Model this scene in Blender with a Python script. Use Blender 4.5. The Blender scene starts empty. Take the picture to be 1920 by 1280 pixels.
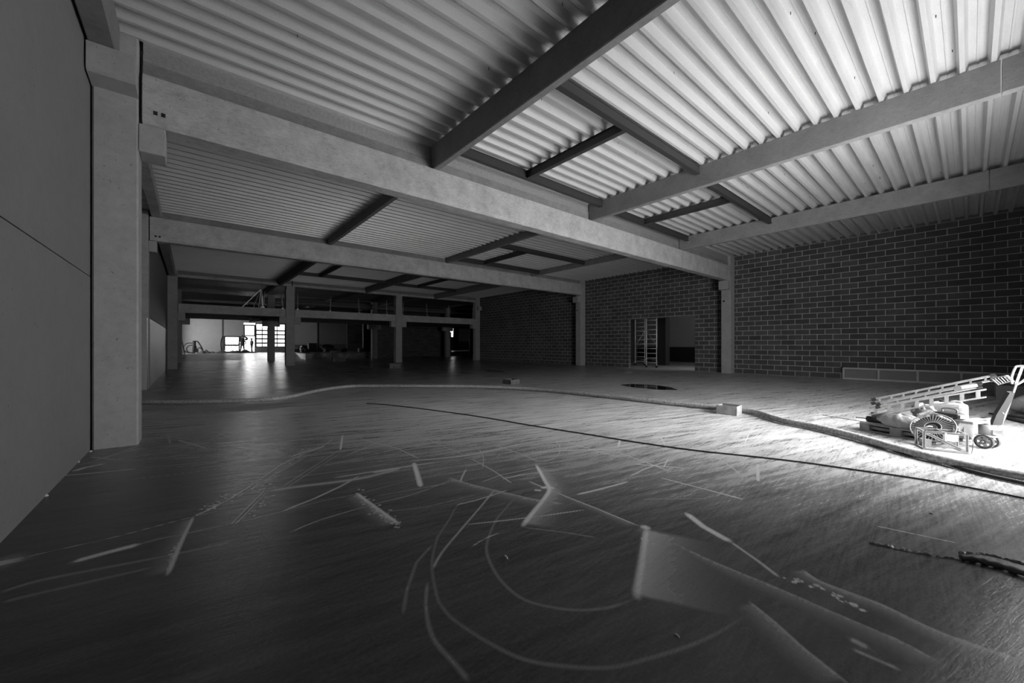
import bpy, math, random
import numpy as np
from mathutils import Vector, Matrix
C = bpy.context.scene.collection
SC = bpy.context.scene
R = math.radians
random.seed(7)
# ---------------------------------------------------------------- camera
FPX, CY, H, YAW = 718.47, 646.11, 1.5, 39.906
cd = bpy.data.cameras.new('camera'); cd.lens = FPX/1920*36; cd.sensor_width = 36
cd.shift_y = (CY-640)/1920; cd.clip_end = 400; cd.clip_start = .05
cam = bpy.data.objects.new('camera', cd); C.objects.link(cam)
cam.location = (0, 0, H); cam.rotation_euler = (R(90), 0, -R(YAW)); SC.camera = cam
# ---------------------------------------------------------------- world, light, exposure
SC.view_settings.view_transform = 'Standard'; SC.view_settings.look = 'None'
SC.view_settings.gamma = 1; SC.view_settings.exposure = 0.08; SC.view_settings.use_curve_mapping = False
w = bpy.data.worlds.new('overcast_sky'); SC.world = w; w.use_nodes = True
w.node_tree.nodes['Background'].inputs[0].default_value = (.93, .93, .93, 1)
w.node_tree.nodes['Background'].inputs[1].default_value = 3.0
def area(name, loc, rot, sx, sy, power, spread=180, portal=False):
    d = bpy.data.lights.new(name, 'AREA'); d.shape = 'RECTANGLE'; d.size = sx; d.size_y = sy
    d.energy = power; d.spread = R(spread)
    if portal: d.cycles.is_portal = True
    o = bpy.data.objects.new(name, d); C.objects.link(o); o.location = loc; o.rotation_euler = rot
    return o
# daylight entering through the big gate in the wall behind the viewer, right of the camera
area('gate_daylight', (9.1, -1.95, 2.1), (R(90), 0, 0), 4.6, 4.2, 690)
# hazy low sun through the same gate
sd = bpy.data.lights.new('hazy_sun', 'SUN'); sd.energy = 17.0; sd.angle = R(52)
sun = bpy.data.objects.new('hazy_sun', sd); C.objects.link(sun)
sun.rotation_euler = Vector((.42, -.80, .74)).to_track_quat('Z', 'Y').to_euler()
# daylight entering through the glazed doors and windows of the far wall, then two added side fills
area('door_daylight', (6.3, 60.5, 5.2), (R(-70), 0, 0), 8.0, 3.0, 3500)
area('side_gate_fill', (-2.3, 54.2, 2.9), (0, R(-90), 0), 4.2, 4.6, 120)  # behind an unseen side opening, added to brighten the far wall
area('side_room_fill', (28, 3.6, 2.3), (R(90), 0, 0), 4.0, 2.6, 9)  # behind an unseen window, added to brighten the side room
area('window_daylight', (33.6, 60.0, 5.4), (R(-65), 0, 0), 2.5, 2.5, 3500)
SC.cycles.max_bounces = 8; SC.cycles.diffuse_bounces = 6; SC.cycles.glossy_bounces = 4
SC.cycles.sample_clamp_indirect = 6; SC.cycles.use_denoising = True
# ---------------------------------------------------------------- projection helpers (pixel of the photo -> point at a real distance)
_s, _c = math.sin(R(YAW)), math.cos(R(YAW))
Fv = Vector((_s, _c, 0)); Rv = Vector((_c, -_s, 0)); Uv = Vector((0, 0, 1))
def ray(u, v): return Fv + Rv*((u-960)/FPX) - Uv*((v-CY)/FPX)
def atD(u, v, D): return Vector((0, 0, H)) + ray(u, v)*D
def atY(u, v, Y): d = ray(u, v); return Vector((0, 0, H)) + d*(Y/d.y)
def atX(u, v, X): d = ray(u, v); return Vector((0, 0, H)) + d*(X/d.x)
def atZ(u, v, z=0): d = ray(u, v); return Vector((0, 0, H)) + d*((z-H)/d.z)
# ---------------------------------------------------------------- materials
def mat(name): 
    m = bpy.data.materials.new(name); m.use_nodes = True
    nt = m.node_tree; b = nt.nodes['Principled BSDF']
    return m, nt, b
def N(nt, t, **k):
    n = nt.nodes.new(t)
    for a, v in k.items():
        if a in n.inputs: n.inputs[a].default_value = v
        else: setattr(n, a, v)
    return n
def mapping(nt, scale=(1,1,1), rot=(0,0,0), obj=False):
    if obj: g = N(nt, 'ShaderNodeTexCoord'); o = g.outputs['Object']
    else: g = N(nt, 'ShaderNodeNewGeometry'); o = g.outputs['Position']
    m = N(nt, 'ShaderNodeMapping'); m.inputs['Scale'].default_value = scale; m.inputs['Rotation'].default_value = rot
    nt.links.new(o, m.inputs[0]); return m.outputs[0]
def noise(nt, vec, scale, detail=5, rough=.6):
    n = N(nt, 'ShaderNodeTexNoise'); n.inputs['Scale'].default_value = scale; n.inputs['Detail'].default_value = detail
    n.inputs['Roughness'].default_value = rough; nt.links.new(vec, n.inputs['Vector']); return n.outputs[0]
def ramp(nt, fac, stops):
    r = N(nt, 'ShaderNodeValToRGB'); e = r.color_ramp.elements
    for i, (p, g) in enumerate(stops):
        x = e[i] if i < 2 else e.new(p)
        x.position = p; x.color = (g, g, g, 1)
    nt.links.new(fac, r.inputs[0]); return r.outputs[0]
def mth(nt, op, a, b=None, clamp=False):
    n = N(nt, 'ShaderNodeMath', operation=op, use_clamp=clamp)
    for i, x in enumerate((a, b)):
        if x is None: continue
        if isinstance(x, (int, float)): n.inputs[i].default_value = x
        else: nt.links.new(x, n.inputs[i])
    return n.outputs[0]
def bump(nt, b, h, strength, dist):
    n = N(nt, 'ShaderNodeBump'); n.inputs['Strength'].default_value = strength; n.inputs['Distance'].default_value = dist
    nt.links.new(h, n.inputs['Height']); nt.links.new(n.outputs[0], b.inputs['Normal'])
def concrete(name, g, var=.25, rough=.85, streak=True):
    m, nt, b = mat(name)
    p = mapping(nt); n1 = noise(nt, p, 2.0, 8, .75)
    n2 = noise(nt, mapping(nt, (1, 1, 6) if streak else (1, 1, 1)), 9, 4, .6)
    n3 = noise(nt, p, 130, 2, .6)
    s = mth(nt, 'ADD', mth(nt, 'MULTIPLY', n1, .5), mth(nt, 'ADD', mth(nt, 'MULTIPLY', n2, .25), mth(nt, 'MULTIPLY', n3, .25)))
    c = ramp(nt, s, [(.32, g*(1-var)), (.68, g*(1+var))])
    pit = ramp(nt, noise(nt, p, 28, 3, .5), [(.27, .45), (.31, 1)])
    nt.links.new(mth(nt, 'MULTIPLY', c, pit), b.inputs['Base Color']); b.inputs['Roughness'].default_value = rough
    bump(nt, b, n3, .25, .004); return m
def plain(name, g, rough=.6, metal=0, var=.15, sc=20):
    m, nt, b = mat(name)
    n = noise(nt, mapping(nt, obj=True), sc, 4, .6)
    c = ramp(nt, n, [(.3, g*(1-var)), (.7, min(1, g*(1+var)))])
    nt.links.new(c, b.inputs['Base Color']); b.inputs['Roughness'].default_value = rough; b.inputs['Metallic'].default_value = metal
    bump(nt, b, n, .1, .003)
    return m
M = {}
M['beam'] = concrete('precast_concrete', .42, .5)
M['purlin'] = concrete('purlin_concrete', .21, .35)
M['beam_stem'] = concrete('beam_stem_concrete', .22, .4)
M['column'] = concrete('column_concrete', .36, .2, streak=False)
M['panel'] = concrete('wall_panel_concrete', .22, .12, .7, False)
M['panel_low'] = concrete('lower_panel_concrete', .34, .25, .45)
M['far_panel'] = concrete('far_wall_panel', .5, .12, .8, False)
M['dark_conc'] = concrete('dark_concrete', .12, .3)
M['steel'] = plain('dark_primed_steel', .035, .55)
M['galv'] = plain('galvanised_steel', .45, .45, .5)
M['alu'] = plain('aluminium', .4, .35, .5)
M['scaffold'] = plain('bright_scaffold_tube', .8, .4, .1)
M['white'] = plain('white_plastic', .7, .5)
M['black'] = plain('black_plastic', .015, .75)
M['rubber'] = plain('black_rubber', .03, .8)
M['grey'] = plain('grey_paint', .17, .5)
M['lightgrey'] = plain('light_grey_paint', .21, .45)
M['wood'] = plain('pale_timber', .26, .8, 0, .3, 8)
M['darkwood'] = plain('dark_timber', .13, .8, 0, .35, 8)
M['hose'] = plain('ribbed_hose_rubber', .34, .75, 0, .55, 30)
M['dirt'] = plain('soil_and_rubble', .10, .95, 0, .5, 6)
M['skin'] = plain('skin', .4, .6)
M['cloth'] = plain('dark_work_cloth', .07, .9)
M['vest'] = plain('pale_work_vest', .4, .8)
M['card'] = plain('cardboard', .3, .8)
# galvanised corrugated deck
m, nt, b = mat('corrugated_deck_steel'); M['deck'] = m
p = mapping(nt, (1, 6, 1)); n1 = noise(nt, p, 1.1, 4)
v = N(nt, 'ShaderNodeTexVoronoi'); v.inputs['Scale'].default_value = 55; nt.links.new(mapping(nt), v.inputs['Vector'])
dot = ramp(nt, v.outputs['Distance'], [(.18, .8), (.3, 1)])
nt.links.new(mth(nt, 'MULTIPLY', ramp(nt, n1, [(.3, .56), (.7, .62)]), dot), b.inputs['Base Color'])
b.inputs['Roughness'].default_value = .5; b.inputs['Metallic'].default_value = .25
m, nt, b = mat('shaded_deck_steel'); M['shaded_deck'] = m  # same deck steel, with the gloom above the mezzanine put into its colour
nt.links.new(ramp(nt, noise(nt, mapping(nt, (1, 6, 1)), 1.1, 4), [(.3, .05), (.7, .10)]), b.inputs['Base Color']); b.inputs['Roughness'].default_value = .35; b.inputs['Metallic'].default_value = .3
# block masonry
def masonry(name, g, mort, rotz):
    m, nt, b = mat(name)
    gm = N(nt, 'ShaderNodeNewGeometry'); sp = N(nt, 'ShaderNodeSeparateXYZ'); nt.links.new(gm.outputs['Position'], sp.inputs[0])
    cb = N(nt, 'ShaderNodeCombineXYZ'); nt.links.new(sp.outputs['Y' if rotz else 'X'], cb.inputs[0]); nt.links.new(sp.outputs['Z'], cb.inputs[1])
    br = N(nt, 'ShaderNodeTexBrick'); nt.links.new(cb.outputs[0], br.inputs['Vector'])
    br.offset = .5; br.inputs['Scale'].default_value = 1; br.inputs['Brick Width'].default_value = .565; br.inputs['Row Height'].default_value = .247
    br.inputs['Mortar Size'].default_value = .012; br.inputs['Mortar Smooth'].default_value = .25; br.inputs['Bias'].default_value = 0
    br.inputs['Color1'].default_value = (g*.8,)*3+(1,); br.inputs['Color2'].default_value = (g*1.25,)*3+(1,); br.inputs['Mortar'].default_value = (mort,)*3+(1,)
    n2 = noise(nt, mapping(nt), 60, 3); n1 = noise(nt, mapping(nt), 1.2, 4)
    sc_ = mth(nt, 'MULTIPLY', ramp(nt, n1, [(.3, .75), (.7, 1.15)]), ramp(nt, n2, [(.3, .8), (.7, 1.15)]))
    mx = N(nt, 'ShaderNodeMix', data_type='RGBA', blend_type='MULTIPLY'); mx.inputs[0].default_value = 1
    nt.links.new(br.outputs['Color'], mx.inputs[6]); nt.links.new(sc_, mx.inputs[7]); nt.links.new(mx.outputs[2], b.inputs['Base Color'])
    b.inputs['Roughness'].default_value = .9
    bump(nt, b, mth(nt, 'SUBTRACT', mth(nt, 'MULTIPLY', n2, .3), br.outputs['Fac']), .5, .01)
    return m
M['blockY'] = masonry('grey_block_masonry', .085, .5, True)
M['blockX'] = masonry('grey_block_masonry_end', .085, .30, False)
# floor: power-floated slab with cement dust
m, nt, b = mat('wet_power_floated_slab'); M['floor'] = m
at = N(nt, 'ShaderNodeAttribute', attribute_name='dust'); at2 = N(nt, 'ShaderNodeAttribute', attribute_name='film')
def rotmap(deg, scale):
    a = mapping(nt, (1, 1, 1), (0, 0, R(deg))); q = N(nt, 'ShaderNodeMapping'); q.inputs['Scale'].default_value = scale; nt.links.new(a, q.inputs[0]); return q.outputs[0]
s1 = noise(nt, rotmap(14, (.22, 2.4, 1)), 3.0, 9, .78)
s2 = noise(nt, rotmap(-4, (.3, 5, 1)), 7, 8, .78)
blob = noise(nt, mapping(nt), .55, 6, .6); fine = noise(nt, mapping(nt), 45, 5, .7)
st = mth(nt, 'ADD', mth(nt, 'MULTIPLY', s1, .5), mth(nt, 'ADD', mth(nt, 'MULTIPLY', s2, .3), mth(nt, 'MULTIPLY', fine, .2)))
film = mth(nt, 'MULTIPLY', at2.outputs['Fac'], ramp(nt, st, [(.43, .25), (.56, 1)]))  # dusty zone of the floor, with part of the light falloff painted in
mark = mth(nt, 'MULTIPLY', at.outputs['Fac'], ramp(nt, mth(nt, 'ADD', mth(nt, 'MULTIPLY', s2, .5), mth(nt, 'MULTIPLY', fine, .5)), [(.36, .7), (.52, 1)]))
haze = ramp(nt, mth(nt, 'ADD', mth(nt, 'MULTIPLY', blob, .5), mth(nt, 'MULTIPLY', st, .5)), [(.42, 0), (.62, .35)])
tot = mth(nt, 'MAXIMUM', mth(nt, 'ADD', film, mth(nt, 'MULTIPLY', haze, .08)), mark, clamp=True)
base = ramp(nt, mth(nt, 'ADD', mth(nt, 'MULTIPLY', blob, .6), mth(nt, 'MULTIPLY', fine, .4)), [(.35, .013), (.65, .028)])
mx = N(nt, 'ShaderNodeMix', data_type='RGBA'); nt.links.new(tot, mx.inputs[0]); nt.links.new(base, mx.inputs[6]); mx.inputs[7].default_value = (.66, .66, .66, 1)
nt.links.new(mx.outputs[2], b.inputs['Base Color'])
nt.links.new(ramp(nt, mth(nt, 'ADD', mth(nt, 'MULTIPLY', tot, .7), mth(nt, 'MULTIPLY', s1, .4)), [(.1, .13), (.9, .50)]), b.inputs['Roughness'])
b.inputs['IOR'].default_value = 1.46
bump(nt, b, mth(nt, 'ADD', s1, mth(nt, 'MULTIPLY', fine, .25)), .3, .02)
# puddle, plastic film, glass
m, nt, b = mat('standing_water'); M['water'] = m
b.inputs['Base Color'].default_value = (.01, .01, .01, 1); b.inputs['Roughness'].default_value = .03; b.inputs['IOR'].default_value = 1.33
bump(nt, b, noise(nt, mapping(nt), 6, 2), .02, .01)
m, nt, b = mat('clear_plastic_film'); M['film'] = m
b.inputs['Base Color'].default_value = (.34, .34, .34, 1); b.inputs['Roughness'].default_value = .25; b.inputs['Transmission Weight'].default_value = .25
bump(nt, b, noise(nt, mapping(nt, obj=True), 18, 6, .7), .8, .03)
m, nt, b = mat('window_glass'); M['glass'] = m
b.inputs['Base Color'].default_value = (.95, .95, .95, 1); b.inputs['Roughness'].default_value = .02; b.inputs['Transmission Weight'].default_value = 1; b.inputs['IOR'].default_value = 1.02
# ---------------------------------------------------------------- mesh helpers
class MB:
    def __init__(s): s.v = []; s.f = []; s.sm = False
    def add(s, vs, fs):
        o = len(s.v); s.v += [tuple(x) for x in vs]; s.f += [tuple(o+i for i in f) for f in fs]; return s
    def box(s, a, b, Mx=None):
        x0, y0, z0 = a; x1, y1, z1 = b
        vs = [Vector(q) for q in ((x0,y0,z0),(x1,y0,z0),(x1,y1,z0),(x0,y1,z0),(x0,y0,z1),(x1,y0,z1),(x1,y1,z1),(x0,y1,z1))]
        if Mx: vs = [Mx @ q for q in vs]
        return s.add(vs, [(3,2,1,0),(4,5,6,7),(0,1,5,4),(1,2,6,5),(2,3,7,6),(3,0,4,7)])
    def bar(s, p, q, w, h, up=(0,0,1)):
        p = Vector(p); q = Vector(q); d = (q-p).normalized(); up = Vector(up)
        if abs(d.dot(up)) > .98: up = Vector((0,1,0))
        x = d.cross(up).normalized(); y = x.cross(d)
        vs = [e + x*(a*w/2) + y*(c*h/2) for e in (p, q) for a, c in ((-1,-1),(1,-1),(1,1),(-1,1))]
        return s.add(vs, [(3,2,1,0),(4,5,6,7),(0,1,5,4),(1,2,6,5),(2,3,7,6),(3,0,4,7)])
    def tube(s, pts, r, n=10, closed=False, rf=None):
        pts = [Vector(p) for p in pts]; L = len(pts); vs = []; pu = None
        for i, p in enumerate(pts):
            a = pts[i-1] if (i > 0 or closed) else p; c = pts[(i+1) % L] if (i < L-1 or closed) else p
            d = (c-a).normalized()
            if pu is None: pu = Vector((0,0,1)) if abs(d.z) < .9 else Vector((1,0,0))
            x = d.cross(pu).normalized(); y = x.cross(d); pu = y
            rr = rf(i) if rf else r
            vs += [p + x*(rr*math.cos(k*2*math.pi/n)) + y*(rr*math.sin(k*2*math.pi/n)) for k in range(n)]
        fs = [(i*n+k, i*n+(k+1) % n, ((i+1) % L)*n+(k+1) % n, ((i+1) % L)*n+k) for i in range(L if closed else L-1) for k in range(n)]
        if not closed: fs += [tuple(range(n-1, -1, -1)), tuple((L-1)*n+k for k in range(n))]
        s.sm = True
        return s.add(vs, fs)
    def cyl(s, p, q, r, n=20): return s.tube([p, q], r, n)
    def prism(s, poly, a, b, ax='x'):
        n = len(poly)
        def P(t, q): return {'x': (t, q[0], q[1]), 'y': (q[0], t, q[1]), 'z': (q[0], q[1], t)}[ax]
        vs = [P(a, q) for q in poly] + [P(b, q) for q in poly]
        fs = [(i, (i+1) % n, n+(i+1) % n, n+i) for i in range(n)] + [tuple(range(n-1, -1, -1)), tuple(range(n, 2*n))]
        return s.add(vs, fs)
    def build(s, name, m, parent=None, smooth=None, bevel=0):
        me = bpy.data.meshes.new(name); me.from_pydata(s.v, [], s.f); me.validate()
        import bmesh
        bm = bmesh.new(); bm.from_mesh(me); bmesh.ops.recalc_face_normals(bm, faces=bm.faces); bm.to_mesh(me); bm.free()
        o = bpy.data.objects.new(name, me); C.objects.link(o)
        me.materials.append(M[m] if isinstance(m, str) else m)
        if smooth if smooth is not None else s.sm:
            me.shade_smooth()
            for pl in me.polygons:
                if len(pl.vertices) > 4: pl.use_smooth = False
        if bevel:
            bv = o.modifiers.new('bevel', 'BEVEL'); bv.width = bevel; bv.segments = 2; bv.limit_method = 'ANGLE'
        if parent is not None: attach(o, parent)
        return o
def attach(o, parent):
    o.parent = parent; o.matrix_parent_inverse = parent.matrix_basis.inverted()
def tag(o, label, cat, group=None, kind=None):
    if label: o['label'] = label
    if cat: o['category'] = cat
    if group: o['group'] = group
    if kind: o['kind'] = kind
    return o
def thing(name, loc, label, cat, group=None, rz=0):
    o = bpy.data.objects.new(name, None); C.objects.link(o); o.location = loc; o.rotation_euler = (0, 0, rz); o.empty_display_size = .2
    return tag(o, label, cat, group)
def struct(o): o['kind'] = 'structure'; return o
def B(a, b): return MB().box(a, b)
def frameM(o, xax, zax=(0,0,1)):
    x = Vector(xax).normalized(); z = Vector(zax); y = z.cross(x).normalized(); z = x.cross(y)
    return Matrix(((x.x, y.x, z.x, o[0]), (x.y, y.y, z.y, o[1]), (x.z, y.z, z.z, o[2]), (0, 0, 0, 1)))
def smooth_path(pts, n=8):
    pts = [Vector(p) for p in pts]; out = []
    for i in range(len(pts)-1):
        p0 = pts[max(i-1, 0)]; p1 = pts[i]; p2 = pts[i+1]; p3 = pts[min(i+2, len(pts)-1)]
        for k in range(n):
            t = k/n; out.append(.5*((2*p1)+(p2-p0)*t+(2*p0-5*p1+4*p2-p3)*t*t+(3*p1-p0-3*p2+p3)*t**3))
    return out+[pts[-1]]
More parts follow.
